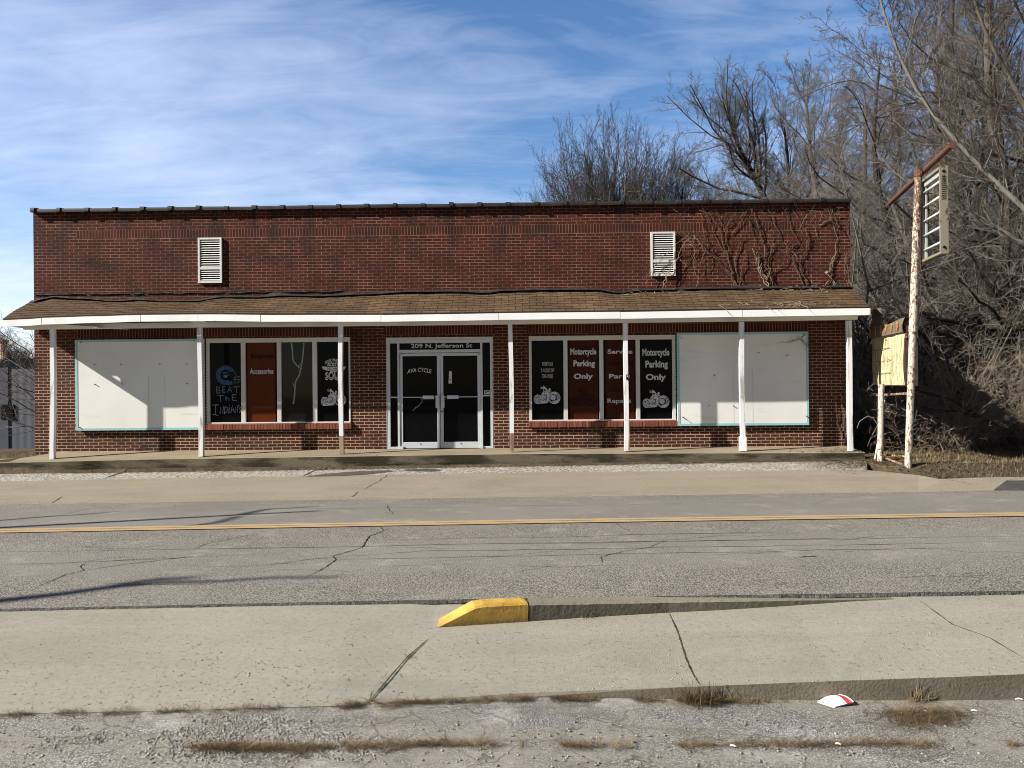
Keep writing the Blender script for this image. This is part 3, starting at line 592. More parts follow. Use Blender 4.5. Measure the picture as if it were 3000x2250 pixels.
# ---- flat lettering
def text(body, x, z, w, h, y, mat, parent, name='lettering', off=.0, arc=0., shear=0.):
    cu = bpy.data.curves.new('tmp', 'FONT'); cu.body = body; cu.offset = off; cu.shear = shear; cu.align_x = 'LEFT'; cu.resolution_u = 3
    ob = bpy.data.objects.new('tmp', cu); col.objects.link(ob); bpy.context.view_layer.update()
    me = bpy.data.meshes.new_from_object(ob.evaluated_get(bpy.context.evaluated_depsgraph_get())); bpy.data.objects.remove(ob); bpy.data.curves.remove(cu)
    n = len(me.vertices); a = np.empty(n*3); me.vertices.foreach_get('co', a); a = a.reshape(-1, 3); lo, hi = a.min(0), a.max(0)
    u = (a[:, 0]-lo[0])/(hi[0]-lo[0])-.5; v = (a[:, 1]-lo[1])/(hi[1]-lo[1])-.5; b = Vector(parent['_b'])
    out = np.stack([x+u*w-b.x, np.full(n, y-b.y), z+v*h - arc*(u*2)**2*h - b.z], 1); me.vertices.foreach_set('co', out.ravel()); me.update(); me.materials.clear(); me.materials.append(mat); me.name = name
    o = bpy.data.objects.new(name, me); col.objects.link(o); o.parent = parent; o['_b'] = parent['_b']; return o
def ptext(body, x0, y0, x1, y1, Y, mat, parent, **k):
    a, b = F(x0, y1, Y), F(x1, y0, Y); return text(body, (a.x+b.x)/2, (a.z+b.z)/2, b.x-a.x, b.z-a.z, Y, mat, parent, **k)
class Flat:     # thin decal shapes, each a hair in front of the last
    def __init__(s, mp, y): s.mp = mp; s.y = y; s.mb = MB()
    def poly(s, pts, k):
        s.y -= .0003; s.mb.k = k; P = [s.mp(*p) for p in pts]; s.mb.add([(a, s.y, b) for a, b in P], (tuple(range(len(P))),))
    def disc(s, cx, cy, r, k, ry=None, n=28): s.poly([(cx+r*math.cos(2*math.pi*i/n), cy+(ry or r)*math.sin(2*math.pi*i/n)) for i in range(n)], k)
    def stroke(s, pts, w, k):
        s.y -= .0003; s.mb.k = k; P = [Vector(p) for p in pts]; n = len(P); prev = None
        for i in range(n):
            d = (P[min(i+1, n-1)]-P[max(i-1, 0)]).normalized(); q = Vector((-d.y, d.x))*w/2; a, b = s.mp(*(P[i]-q)), s.mp(*(P[i]+q)); cur = ((a[0], s.y, a[1]), (b[0], s.y, b[1]))
            if prev: s.mb.quad(prev[0], cur[0], cur[1], prev[1])
            prev = cur
    def arc(s, cx, cy, r, a0, a1, w, k, n=14): s.stroke([(cx+r*math.cos(rad(a0+(a1-a0)*i/n)), cy+r*math.sin(rad(a0+(a1-a0)*i/n))) for i in range(n+1)], w, k)
def motorcycle(x0, y0, wpx, Y, mats, parent):
    s = wpx/1430.
    def mp(u, v): p = F(x0+(u-265)*s, y0+(v-370)*s, Y); return p.x, p.z
    f = Flat(mp, Y)
    f.disc(470, 1105, 205, 0, 252); f.disc(1370, 1027, 328, 0, 336)
    f.poly([(370, 1200), (560, 870), (640, 900), (720, 740), (820, 640), (940, 640), (1010, 720), (1100, 900), (1130, 1150), (1050, 1270), (940, 1320), (480, 1350)], 0)
    f.stroke([(630, 430), (700, 465), (790, 465)], 28, 0); f.stroke([(620, 515), (800, 515)], 30, 0); f.disc(830, 480, 55, 0, 68); f.stroke([(790, 370), (795, 640)], 30, 0)
    f.stroke([(850, 470), (960, 600), (1060, 760), (1200, 980)], 90, 0); f.disc(1120, 640, 85, 0, 95); f.disc(1120, 535, 45, 0, 35)
    f.stroke([(985, 600), (1080, 740), (1215, 950)], 24, 1); f.disc(1155, 635, 30, 1, 48); f.poly([(820, 560), (870, 545), (930, 610), (830, 615)], 1)
    f.arc(1340, 1010, 245, -62, 38, 30, 1); f.arc(1300, 1010, 170, -120, 210, 42, 1); f.arc(1330, 1020, 180, -40, 55, 34, 1); f.arc(1370, 1030, 285, -60, 10, 20, 1); f.arc(1350, 1030, 250, 100, 165, 26, 1)
    f.arc(470, 1105, 150, 120, 240, 22, 1); f.stroke([(490, 910), (530, 990), (600, 1040)], 32, 1); f.poly([(370, 1060), (410, 980), (450, 1000), (450, 1090), (400, 1050)], 1)
    f.stroke([(430, 1180), (500, 1250), (570, 1300)], 22, 1); f.stroke([(350, 1210), (400, 1270)], 20, 1); f.stroke([(520, 1080), (570, 1190)], 34, 1); f.disc(635, 1130, 34, 1); f.stroke([(700, 1195), (790, 1150), (850, 1090)], 30, 1)
    f.stroke([(630, 940), (680, 870), (790, 880)], 26, 1); f.stroke([(820, 830), (850, 890), (960, 920)], 34, 1); f.stroke([(790, 740), (900, 735)], 22, 1); f.stroke([(830, 690), (870, 675)], 20, 1)
    f.stroke([(960, 880), (920, 1060), (870, 1210)], 26, 1); f.stroke([(965, 1010), (950, 1150)], 26, 1); f.stroke([(1110, 1000), (1150, 1130), (1270, 1240)], 26, 1); f.stroke([(780, 980), (800, 1050)], 18, 1); f.stroke([(580, 1290), (650, 1260)], 26, 1)
    f.stroke([(1020, 1180), (1060, 1250)], 26, 1); f.arc(760, 980, 110, 20, 120, 16, 1)
    return f.mb.build('motorcycle_decal', mats, parent)
# ---- shop windows
def window(x0, x1, z0, z1, panes, lab):
    mb = MB(); fy0, fy1 = -.015, .06; P = []
    ed = [x0]
    for a, b in panes:
        mb.box(ed[-1], a, fy0, fy1, z0+.03, z1-.1); P.append((a, b)); ed.append(b)
    mb.box(ed[-1], x1, fy0, fy1, z0+.03, z1-.1); mb.box(x0, x1, fy0-.004, fy1, z1-.1, z1); mb.box(x0, x1, fy0-.02, fy1, z0, z0+.03)
    w = mb.build('window', M['frame'], SH, bevel=.004); w['label'] = lab; return w
def pane(w, x0, x1, z0, z1, mat, y=.035, name='pane', lab=None):
    mb = MB(); mb.box(x0, x1, y, y+.006, z0, z1); o = mb.build(name, mat, w)
    if lab: o['label'] = lab
    return o
def fx_(px, Y=.035): return F(px, 1110, Y).x
z0, z1 = .62, 2.42
w1 = window(-7.215, -3.952, .60, 2.525, [(fx_(a, 0), fx_(b, 0)) for a, b in ((614, 706.6), (719.5, 811.8), (824, 916), (929, 1022))], 'four-pane shop window left of the entrance')
for a, b, mt, lab in ((611, 709, 'glass', 'black pane with blue chalk writing'), (717, 814, 'glass', None), (822, 918, 'glass_r', 'clear pane with a peeled streak'), (927, 1024, 'glass', 'black pane with pale emblem and motorcycle')): pane(w1, fx_(a), fx_(b), z0, z1, M[mt], lab=lab)
pane(w1, fx_(725), fx_(806.5), z0+.01, z1, M['orange'], .030, 'film', 'orange film with lettering')
Y = .026
def mpY(u, v): p = F(u, v, Y); return p.x, p.z
# blue helmet drawn on the pane: open ring, jaw, face cage and a paw print
f = Flat(mpY, Y); f.arc(661, 1099, 22, 60, 330, 13, 0, 22); f.stroke([(655, 1122), (668, 1124), (681, 1121)], 10, 0); f.stroke([(680, 1082), (688, 1092), (693, 1101)], 1.6, 1); f.stroke([(684, 1107), (694, 1102), (705, 1105)], 1.6, 1); f.stroke([(682, 1113), (695, 1111), (705, 1112)], 1.6, 1); f.stroke([(685, 1121), (697, 1122), (704, 1115)], 1.6, 1); f.stroke([(690, 1104), (688, 1122)], 1.4, 1); f.stroke([(698, 1103), (697, 1121)], 1.4, 1)
f.disc(661, 1102, 6.5, 1, 4.5); f.disc(656, 1093, 2, 1, 2.8); f.disc(661, 1091, 2, 1, 2.8); f.disc(667, 1092, 2, 1, 2.8); f.disc(671, 1098, 1.8, 1, 2.3)
f.mb.build('helmet_drawing', [M['helmet'], M['chalk']], w1)
f = Flat(mpY, Y-.001)
for st in ([(634, 1133), (635, 1152)], [(634, 1133), (643, 1135), (641, 1141), (635, 1142), (645, 1145), (644, 1151), (635, 1152)], [(652, 1132), (653, 1150)], [(652, 1133), (660, 1132)], [(653, 1141), (659, 1140)], [(653, 1150), (661, 1149)], [(667, 1150), (673, 1131), (679, 1149)], [(669, 1144), (677, 1143)], [(683, 1134), (702, 1132)], [(693, 1133), (694, 1151)],
           [(636, 1159), (656, 1158)], [(646, 1159), (647, 1178)], [(662, 1160), (662, 1174)], [(662, 1168), (668, 1165), (671, 1168), (671, 1174)], [(681, 1157), (682, 1173)], [(681, 1157), (693, 1156)], [(682, 1165), (690, 1164)], [(682, 1173), (694, 1173)]): f.stroke(st, 2.6, 0)
for st in ([(623, 1187), (641, 1186)], [(632, 1187), (632, 1214)], [(623, 1214), (640, 1217)], [(645, 1212), (646, 1193), (653, 1212), (655, 1190)], [(659, 1192), (658, 1212)], [(660, 1191), (667, 1195), (666, 1204), (659, 1211)], [(673, 1186), (673, 1189)], [(672, 1193), (671, 1211)], [(677, 1209), (681, 1188), (687, 1208)], [(679, 1201), (685, 1201)], [(689, 1210), (690, 1190), (696, 1210), (697, 1188)], [(701, 1186), (700, 1191)], [(706, 1193), (702, 1196), (706, 1203), (702, 1209)]): f.stroke(st, 2.4, 1)
f.mb.build('chalk_writing', [M['chalk'], M['chalkw']], w1)
ptext('Engines', 736, 1036, 802, 1053, .024, M['letterdark'], w1, off=.03); ptext('Accessories', 732, 1079, 801, 1096, .024, M['letter'], w1, off=.022)
f = Flat(mpY, Y); f.stroke([(854, 1005), (857, 1030), (858, 1055), (866, 1066), (878, 1078)], 4.4, 0); f.stroke([(890, 1005), (888, 1040), (885, 1062), (881, 1083)], 4.2, 0); f.stroke([(881, 1080), (878, 1097), (866, 1118), (864, 1140), (862, 1170), (859, 1184)], 4.2, 0); f.stroke([(868, 1072), (878, 1072), (884, 1060)], 1.6, 0); f.stroke([(862, 1135), (858, 1122)], 1.6, 0)
f.mb.build('peeled_streak', M['peel'], w1)
# emblem
ptext('FOUR WHEELS', 952, 1050, 1001, 1060, Y, M['letter'], w1, off=.02, arc=.9); ptext('MOVE THE', 966, 1060, 990, 1063, Y, M['letter'], w1); ptext('BODY', 959, 1063, 994, 1073, Y, M['letter'], w1, off=.03, shear=.15)
f = Flat(mpY, Y); f.poly([(942, 1074), (957, 1074), (957, 1084), (948, 1083)], 0); f.poly([(955, 1075), (1001, 1074), (1001, 1085), (955, 1085.5)], 0); f.poly([(967, 1086), (986, 1086), (986, 1089), (967, 1089)], 0); f.poly([(1001, 1074), (1014, 1074), (1009, 1083), (1001, 1084)], 0)
f.mb.build('emblem_banner', M['letter'], w1); ptext('TWO WHEELS', 957, 1076.5, 999, 1083, Y-.002, M['inkblack'], w1, off=.01)
ptext('SOUL', 953, 1089, 1003, 1114, Y, M['letter'], w1, off=.035, arc=.0); ptext('SOUL', 955, 1093, 1001, 1110, Y-.002, M['inkblack'], w1, off=-.0)
ptext('SOUL', 955, 1091, 1001, 1108, Y-.003, M['letter'], w1, off=-.004)
motorcycle(940, 1138, 74, Y, [M['letter'], M['inkblack']], w1)
w2 = window(.063, 3.328, .60, 2.507, [(fx_(a, 0), fx_(b, 0)) for a, b in ((1558, 1651), (1663, 1756), (1768, 1863), (1875, 1970))], 'four-pane shop window right of the entrance')
for a, b, lab in ((1556, 1654, 'black pane, three short lines over a pale motorcycle'), (1661, 1759, None), (1766, 1866, None), (1873, 1973, 'black pane with parking notice over a pale motorcycle')): pane(w2, fx_(a), fx_(b), z0, z1, M['glass'], lab=lab)
pane(w2, fx_(1668), fx_(1751), z0+.01, z1, M['orange2'], .030, 'film', 'orange film with parking notice'); pane(w2, fx_(1775), fx_(1858), z0+.01, z1, M['orange2'], .030, 'film', 'orange film with list of services')
ptext('EVERYDAY', 1589, 1061, 1620, 1072, Y, M['letter'], w2, shear=-.1); ptext('IS A GOOD DAY', 1585, 1079, 1624, 1091, Y, M['letter'], w2, shear=-.1); ptext('FOR A RIDE', 1588, 1096, 1620, 1108, Y, M['letter'], w2, shear=-.1)
motorcycle(1564, 1130, 77.5, Y, [M['letter'], M['inkblack']], w2); motorcycle(1671, 1137, 77, .024, [M['letterdark'], M['orange2']], w2); motorcycle(1883, 1141, 78, Y, [M['letter'], M['inkblack']], w2)
for dx, dy, k, yy in ((0, 0, 1., .024), (211, 1, 1.05, Y)):
    for s_, a, b, c, d in (('Motorcycle', 1671, 1020, 1747, 1045), ('Parking', 1680, 1055, 1743, 1079), ('Only', 1681, 1094, 1737, 1115)): ptext(s_, a+dx, b+dy+(3 if dx else 0), b=None) if False else ptext(s_, a+dx, b+dy, c+dx+(k-1)*60, d+dy+(k-1)*60, yy, M['letter'], w2, off=.035)
for s_, a, b, c, d, mt in (('Service', 1780, 1023, 1853, 1037, 'letter'), ('Apparel', 1780, 1058, 1854, 1074, 'letterdark'), ('Parts', 1784, 1095, 1845, 1109, 'letter'), ('Accessories', 1782, 1134, 1852, 1148, 'letterdark'), ('Repairs', 1780, 1167, 1849, 1185, 'letter')):
    ptext(s_, a, b, c, d, .024, M[mt], w2, off=.03 if s_ != 'Repairs' else .008)
# rowlock brick sills
for x0, x1, lab in ((-7.235, -3.93, None), (.04, 3.345, None)):
    mb = MB(); n = int((x1-x0)/.0695); st = (x1-x0)/n
    for i in range(n):
        z = .47+random.uniform(-.003, .003); y = -.075+random.uniform(-.004, .004); a, b = x0+i*st+.004, x0+(i+1)*st-.004
        mb.add([(a, y, z), (b, y, z), (b, y, z+.115), (a, y, z+.115), (a, .02, z), (b, .02, z), (b, .02, z+.135), (a, .02, z+.135)], ((0, 1, 2, 3), (3, 2, 6, 7), (0, 3, 7, 4), (1, 5, 6, 2), (0, 4, 5, 1)))
    mb.k = 1; mb.box(x0, x1, -.062, -.001, .462, .575); mb.build('sill', [M['sillbrick'], M['mortar']], SH)
# ---- entrance
E0, E1, ET = -3.146, -.742, 2.505; X = lambda px: F(px, 1150, .0).x; Z = lambda py: F(1290, py, 0).z
mb = MB(); yf, yb = .0, .10
zt = Z(1004.6)
mb.box(E0, X(1143), yf, yb, .0, zt); mb.box(X(1164.7), X(1170.7), yf, yb, .0, zt); mb.box(X(1407.7), X(1414), yf, yb, .0, zt); mb.box(X(1436.5), E1, yf, yb, .0, zt); mb.box(E0, E1, yf-.004, yb, zt, ET-.055); mb.box(E0, E1, yf-.012, yb, ET-.052, ET)
mb.box(X(1170.7), X(1407.7), yf, yb, Z(1033), Z(1024)); mb.box(X(1143), X(1164.7), yf, yb, 0, .05); mb.box(X(1414), X(1436.5), yf, yb, 0, .05)
mb.box(X(1143), X(1164.7), yf+.02, yb, Z(1165), Z(1161)); mb.box(X(1414), X(1436.5), yf+.02, yb, Z(1162), Z(1158)); mb.k = 1; mb.box(E0+.012, E0+.018, yf-.0045, yf+.01, .02, zt-.02); mb.box(E1-.018, E1-.012, yf-.0045, yf+.01, .02, zt-.02)
EN = mb.build('entrance', [M['alu'], M['alu2']], SH, bevel=.003); EN['label'] = 'aluminium entrance with double glass doors'
pane(EN, X(1142), X(1165.5), .05, zt, M['glass'], .05, 'sidelight'); pane(EN, X(1413), X(1437.5), .05, zt, M['glass'], .05, 'sidelight', 'sidelight with small sticker'); pane(EN, X(1170), X(1408.5), Z(1024.5), zt, M['glass'], .045, 'transom')
ptext('209 N. Jefferson St', 1204, 1005.5, 1383.5, 1023.5, .040, M['letterwht'], EN, off=.018)
mb = MB(); mb.box(X(1418), X(1434.5), .040, .046, Z(1156), Z(1145)); mb.k = 1; mb.box(X(1421), X(1425), .038, .040, Z(1153), Z(1147)); mb.box(X(1427), X(1432), .038, .040, Z(1150), Z(1147)); mb.build('sticker', [M['letterwht'], M['inkblack']], EN)
for i, (a, b, ga, gb, lab) in enumerate(((1171.5, 1289, 1179.5, 1280.5, 'left glass door'), (1290.3, 1407.5, 1298.5, 1399, 'right glass door'))):
    mb = MB(); y0, y1 = .015, .06; zb, ztp = .012, Z(1034.5); g0, g1 = Z(1295), Z(1042.5)
    mb.box(X(a), X(ga), y0, y1, zb, ztp); mb.box(X(gb), X(b), y0, y1, zb, ztp); mb.box(X(ga), X(gb), y0+.001, y1, zb, g0); mb.box(X(ga), X(gb), y0+.001, y1, g1, ztp)
    d = mb.build('door_leaf', M['alu'], EN, bevel=.004); d['label'] = lab
    pane(EN, X(ga-1), X(gb+1), g0-.01, g1+.01, M['glass'], .035, 'door_glass')
    mb = MB(); mb.box(X(ga), X(gb), .012, .032, Z(1164.5), Z(1162)); pa, pb = ((1238.7, 1271.3) if i == 0 else (1310, 1343)); mb.k = 1; mb.box(X(pa), X(pb), -.03, .012, Z(1169), Z(1158.5)); mb.build('push_bar', [M['alu'], M['alu']], EN, bevel=.003)
    pa, pb = ((1276.5, 1286.5) if i == 0 else (1292.7, 1302.3)); mb = MB(); mb.box(X(pa), X(pb), -.045, -.03, Z(1195), Z(1158.5)); mb.box(X(pa)+.01, X(pb)-.01, -.03, .014, Z(1192), Z(1188)); mb.box(X(pa)+.01, X(pb)-.01, -.03, .014, Z(1167), Z(1163)); mb.build('handle', M['alu'], EN, bevel=.003)
    mb = MB(); cx_ = X(1173.5 if i == 0 else 1405); mb.box(cx_-.016, cx_+.016, -.01, .014, Z(1040), Z(1031.5)); mb.build('hinge', M['alu2'], EN); mb = MB(); c = X((a+b)/2); mb.tube([(c, .013, Z(1300)), (c, .006, Z(1300))], .012, 8)
    mb.build('bolt', M['inkblack'], EN)
    if i: mb = MB(); mb.tube([(X(1294), .013, Z(1205.5)), (X(1294), .002, Z(1205.5))], .018, 10); mb.build('keyhole', M['inkblack'], EN)
mb = MB(); mb.box(X(1168), X(1180), -.02, .01, .0, .07, .004); mb.build('door_stop', M['alu'], EN); mb = MB(); mb.box(X(1404), X(1414), -.02, .01, .0, .07, .004); mb.build('door_stop', M['alu'], EN)
ptext('AVA CYCLE', 1193, 1077, 1264, 1090, .030, M['letter'], EN, off=.015, arc=.45, shear=.1)
Y = .030; f = Flat(mpY, Y); f.stroke([(1229, 1163), (1236, 1170), (1237, 1176), (1224, 1192), (1219, 1193), (1209, 1204)], 1.8, 0); f.mb.build('tape_streak', M['peel'], EN)
mb = MB(); mb.quad(F(1314, 1123.5, .030), F(1324, 1123.5, .030), F(1323.5, 1087, .030), F(1316, 1087, .030)); mb.k = 1; mb.quad(F(1316.5, 1113, .029), F(1321.5, 1113, .029), F(1321.5, 1111, .029), F(1316.5, 1111, .029)); mb.build('paper_notice', [M['letter'], M['inkblack']], EN)
# ------------------------------------------------------------------ porch roof
eave = [(-11.21, 2.925), (-10.75, 2.938), (-10.2, 2.965), (-9.2, 2.985), (-8.22, 3.004), (-7.0, 3.003), (-5.0, 2.972), (-3.07, 2.953), (-1.5, 2.955), (-.58, 2.960), (1.99, 2.964), (4.56, 2.974), (7.2, 2.985)]
top = [(-11.16, 3.40), (-10.6, 3.50), (-10.0, 3.46), (-9.2, 3.40), (-8.7, 3.42), (-8.1, 3.39), (-7.4, 3.38), (-6.8, 3.46), (-6.0, 3.45), (-5.4, 3.48), (-4.6, 3.46), (-3.5, 3.49), (-2.6, 3.53), (-1.6, 3.53), (-.9, 3.49), (-.45, 3.535), (.3, 3.54), (1.5, 3.535), (2.1, 3.46), (2.6, 3.51), (4, 3.53), (5.5, 3.525), (7.2, 3.53)]
def ev(p, x):
    if x <= p[0][0]: return p[0][1]
    for (a, b), (c, d) in zip(p, p[1:]):
        if x <= c:
            t = (x-a)/(c-a); t = t*t*(3-2*t); return b+(d-b)*t
    return p[-1][1]
EY = -.95; NXR = 260; NC = 9
from mathutils import noise as mn
def roofp(x, t):   # t 0 eave .. 1 wall
    ze, zw = ev(eave, x), ev(top, x); bump = .045*mn.noise(Vector((x*1.1, t*1.6, 3.1)))*math.sin(math.pi*min(1, t*1.1)) + .012*mn.noise(Vector((x*4, t*5, 1.)))*min(1, t*3)
    return Vector((x, EY+(.0-EY)*t, ze+(zw-ze)*t+bump))
me = bpy.data.meshes.new('porch_roof'); v, f, uv = [], [], []
RX0, RX1 = -11.20, 7.22
for c in range(NC):
    for i in range(NXR+1):
        x = RX0+(RX1-RX0)*i/NXR; jit = .0035*mn.noise(Vector((x*3, c*2., 9)))
        a = roofp(x, max(-.012, c/NC+jit)); b = roofp(x, min(1, (c+1)/NC+.03+jit)); v += [a+Vector((0, 0, .0)), a+Vector((0, 0, .014)), b+Vector((0, 0, .003))]
    o = c*(NXR+1)*3
    for i in range(NXR):
        p = o+i*3; q = p+3; f += [(p, q, q+1, p+1), (p+1, q+1, q+2, p+2)]
        u0, u1 = (RX1-RX0)*i/NXR, (RX1-RX0)*(i+1)/NXR; v0, v1 = c*.125+.008, (c+1)*.125-.008
        uv += [(u0, c*.125), (u1, c*.125), (u1, c*.125), (u0, c*.125), (u0, v0), (u1, v0), (u1, v1), (u0, v1)]
b_ = SH['_b']; me.from_pydata([(p.x-b_[0], p.y-b_[1], p.z-b_[2]) for p in v], [], f); ul = me.uv_layers.new(name='UVMap'); ul.data.foreach_set('uv', np.array(uv).ravel()); me.materials.append(M['shingle'])
PR = bpy.data.objects.new('porch_roof', me); col.objects.link(PR); PR.parent = SH; PR['_b'] = SH['_b']; PR['label'] = 'sagging brown shingled porch roof'
# drip edge, deck underside, rake boards
mb = MB()
for i in range(100):
    xa, xb = RX0+(RX1-RX0)*i/100, RX0+(RX1-RX0)*(i+1)/100; za, zb = ev(eave, xa), ev(eave, xb)
    mb.quad((xa, EY-.012, za-.02), (xb, EY-.012, zb-.02), (xb, EY-.012, zb+.012), (xa, EY-.012, za+.012))
    mb.quad((xa, EY, za-.03), (xb, EY, zb-.03), (xb, 0, ev(top, xb)-.05), (xa, 0, ev(top, xa)-.05))
for x in (RX0, RX1): mb.add([(x, EY, ev(eave, x)-.03), (x, EY, ev(eave, x)+.012), (x, 0, ev(top, x)+.012), (x, 0, ev(top, x)-.08)], ((0, 1, 2, 3),))
mb.build('roof_deck', M['tar'], PR)
seams = [-11.21, -10.35, -8.22, -6.98, -5.64, -3.07, -.58, 1.99, 4.56, 7.2]
mb = MB()
for a, b in zip(seams, seams[1:]):
    n = 8; jz = random.uniform(-.006, .006); jy = random.uniform(-.004, .004)
    for i in range(n):
        xa, xb = a+.004+(b-a-.008)*i/n, a+.004+(b-a-.008)*(i+1)/n; za, zb = ev(eave, xa)-.022+jz*(1-i/n), ev(eave, xb)-.022+jz*(1-(i+1)/n); w = .142; ya = EY-.02+jy+(.006*mn.noise(Vector((xa*3, 0, 0))) if xa < -8 else 0); yb = EY-.02+jy+(.006*mn.noise(Vector((xb*3, 0, 0))) if xb < -8 else 0)
        mb.quad((xa, ya, za-w), (xb, yb, zb-w), (xb, yb, zb), (xa, ya, za)); mb.quad((xa, ya, za-w), (xa, ya+.03, za-w), (xb, yb+.03, zb-w), (xb, yb, zb-w))
mb.box(RX1-.02, RX1, EY-.02, -.62, 2.83, 2.965); mb.build('fascia', M['white'], PR)
mb = MB(); mb.box(RX0-.0, RX0+.02, EY-.02, -.05, 2.78, 2.91); mb.build('rake_board', M['white'], PR)
mb = MB(); bz = [(-10.9, 2.715), (-7.1, 2.725), (-4, 2.72), (-.3, 2.722), (2.2, 2.73), (7.05, 2.745)]
for (a, za), (b, zb) in zip(bz, bz[1:]): mb.hexa((a, -.755, za), (b, -.755, zb), (b, -.755, zb+.11), (a, -.755, za+.11), (0, .11, 0))
mb.build('porch_beam', M['soffit'], PR)
# soffit boards, some missing, one hanging at the left end
mb = MB(); mb2 = MB(); x = -11.1
gaps = [(-9.45, -7.3), (-6.9, -4.9), (-4.35, -4.15), (-2.75, -2.2), (4.1, 4.5)]
while x < 7.1:
    w = .3
    if any(a < x+.15 < b for a, b in gaps):
        if mb.v: mb.build('soffit', M['soffit'], PR); mb = MB()
    else: mb.box(x, x+w-.004, EY+.01, -.76, 2.838, 2.846, .002)
    if any(a+.8 < x+.15 < b-.8 for a, b in gaps):
        if mb2.v: mb2.build('ceiling_boards', M['soffit'], PR); mb2 = MB()
    else: mb2.box(x, x+w-.004, -.64, -.02, 2.84, 2.848, .002)
    x += w
mb2.build('ceiling_boards', M['soffit'], PR)
mb.build('soffit', M['soffit'], PR); mb = MB()
for i in range(7): mb.hexa((-10.15+i*.14, EY+.02, 2.82-i*.012), (-10.02+i*.14, EY+.02, 2.81-i*.014), (-9.75+i*.14, -.15, 2.77-i*.006), (-9.88+i*.14, -.15, 2.78-i*.005), (0, 0, .008))
mb.build('loose_soffit', M['soffit'], PR)
# torn flashing where the roof meets the wall
mb = MB(); prev = None; n = 420
for i in range(n+1):
    x = RX0+.05+(RX1-RX0-.05)*i/n; zt_ = ev(top, x); up = .02+.05*mn.noise(Vector((x*2.1, 0, 0)))+.012*mn.noise(Vector((x*11, 2, 0))); nk = mn.noise(Vector((x*.8, 5, 0)))
    lo = -.02; hi_ = .012+max(0, up)*.9
    if x < -6.5: hi_ *= .75
    hi_ += max(0, mn.noise(Vector((x*1.3+4, 9, 0)))-.12)*(.16 if x < -4 else .09); y1 = -.10-.03*mn.noise(Vector((x*5, 1, 0))); cur = [Vector((x, y1-.05, zt_-.02-.0)), Vector((x, y1, zt_+.015+.01*mn.noise(Vector((x*9, 1, 1))))), Vector((x, -.018-.02*abs(mn.noise(Vector((x*7, 3, 3)))), zt_+hi_)), Vector((x, -.002, zt_+hi_+.004))]
    if prev: [mb.quad(prev[k], cur[k], cur[k+1], prev[k+1]) for k in range(3)]
    prev = cur
prev = None     # second torn strip left on the brick further up
for i in range(300):
    x = -11.1+7.0*i/300; z = 3.555+.020*mn.noise(Vector((x*3, 0, 4))); h = .026+.034*mn.noise(Vector((x*6, 2, 2))); 
    if h < .012: prev = None; continue
    cur = [Vector((x, -.004, z-h)), Vector((x, -.022, z)), Vector((x, -.004, z+h*.6))]
    if prev: [mb.quad(prev[k], cur[k], cur[k+1], prev[k+1]) for k in range(2)]
    prev = cur
mb.build('flashing', M['tar'], PR)
# posts
def post(px_, top_px, base_py, lab, kind):
    b = None
    for _ in range(1): p = F(px_, base_py, -.70)
    tx = F(top_px, 945, -.70).x; w = .046
    zt_ = 2.725; zb = p.z; mb = MB(); segs = 7; R = []
    for i in range(segs+1):
        t = i/segs; x = p.x+(tx-p.x)*t + (.008*math.sin(t*5+px_) if kind != 'straight' else 0); z = zb+(zt_-zb)*t; tw = .0
        R.append([(x-w, -.70-w, z), (x+w, -.70-w, z), (x+w, -.70+w, z), (x-w, -.70+w, z)])
    split = 1 if kind in ('bare',) else 0
    for i in range(segs):
        for k in range(4): k2 = (k+1) % 4; mb.k = 1 if i < split else 0; mb.quad(R[i][k], R[i][k2], R[i+1][k2], R[i+1][k])
    mb.add(R[0], ((3, 2, 1, 0),)); mb.add(R[-1], ((0, 1, 2, 3),))
    mats = [M['post'], M['bare']]
    if kind == 'boot': mb.k = 2; mb.box(p.x-w-.018, p.x+w+.018, -.70-w-.018, -.70+w+.018, zb, zb+.30)
    if kind == 'split': mb.k = 1; mb.hexa((p.x+w-.01, -.70-w-.014, zb+.01), (p.x+w+.022, -.70-w-.014, zb), (p.x+w+.022, -.70-w-.014, zb+.62), (p.x+w+.004, -.70-w-.014, zb+.78), (0, .09, 0)); mb.k = 3; mb.box(p.x+.005, p.x+.05, -.70-w-.03, -.70-w, 1.51, 1.62); mb.k = 0; mb.box(p.x+.018, p.x+.038, -.70-w-.034, -.70-w-.03, 1.57, 1.60)
    o = mb.build('post', mats+[M['white'], M['inkblack']], PR); 
    if lab: o['label'] = lab
post(155.5, 155, 1347, 'flaking corner post at the left end', 'w'); post(590.5, 586.5, 1337, None, 'w'); post(1001, 997.5, 1330, 'white post with bare wood foot left of the door', 'bare'); post(1500.5, 1495, 1322, 'white post with bare wood foot right of the door', 'bare')
post(1835, 1832.5, 1320, 'white post with a split foot and small lock box', 'split'); post(2176, 2171.5, 1320.5, 'white post with a boxed foot', 'boot'); post(2492, 2485, 1320.5, 'corner post at the right end', 'w')
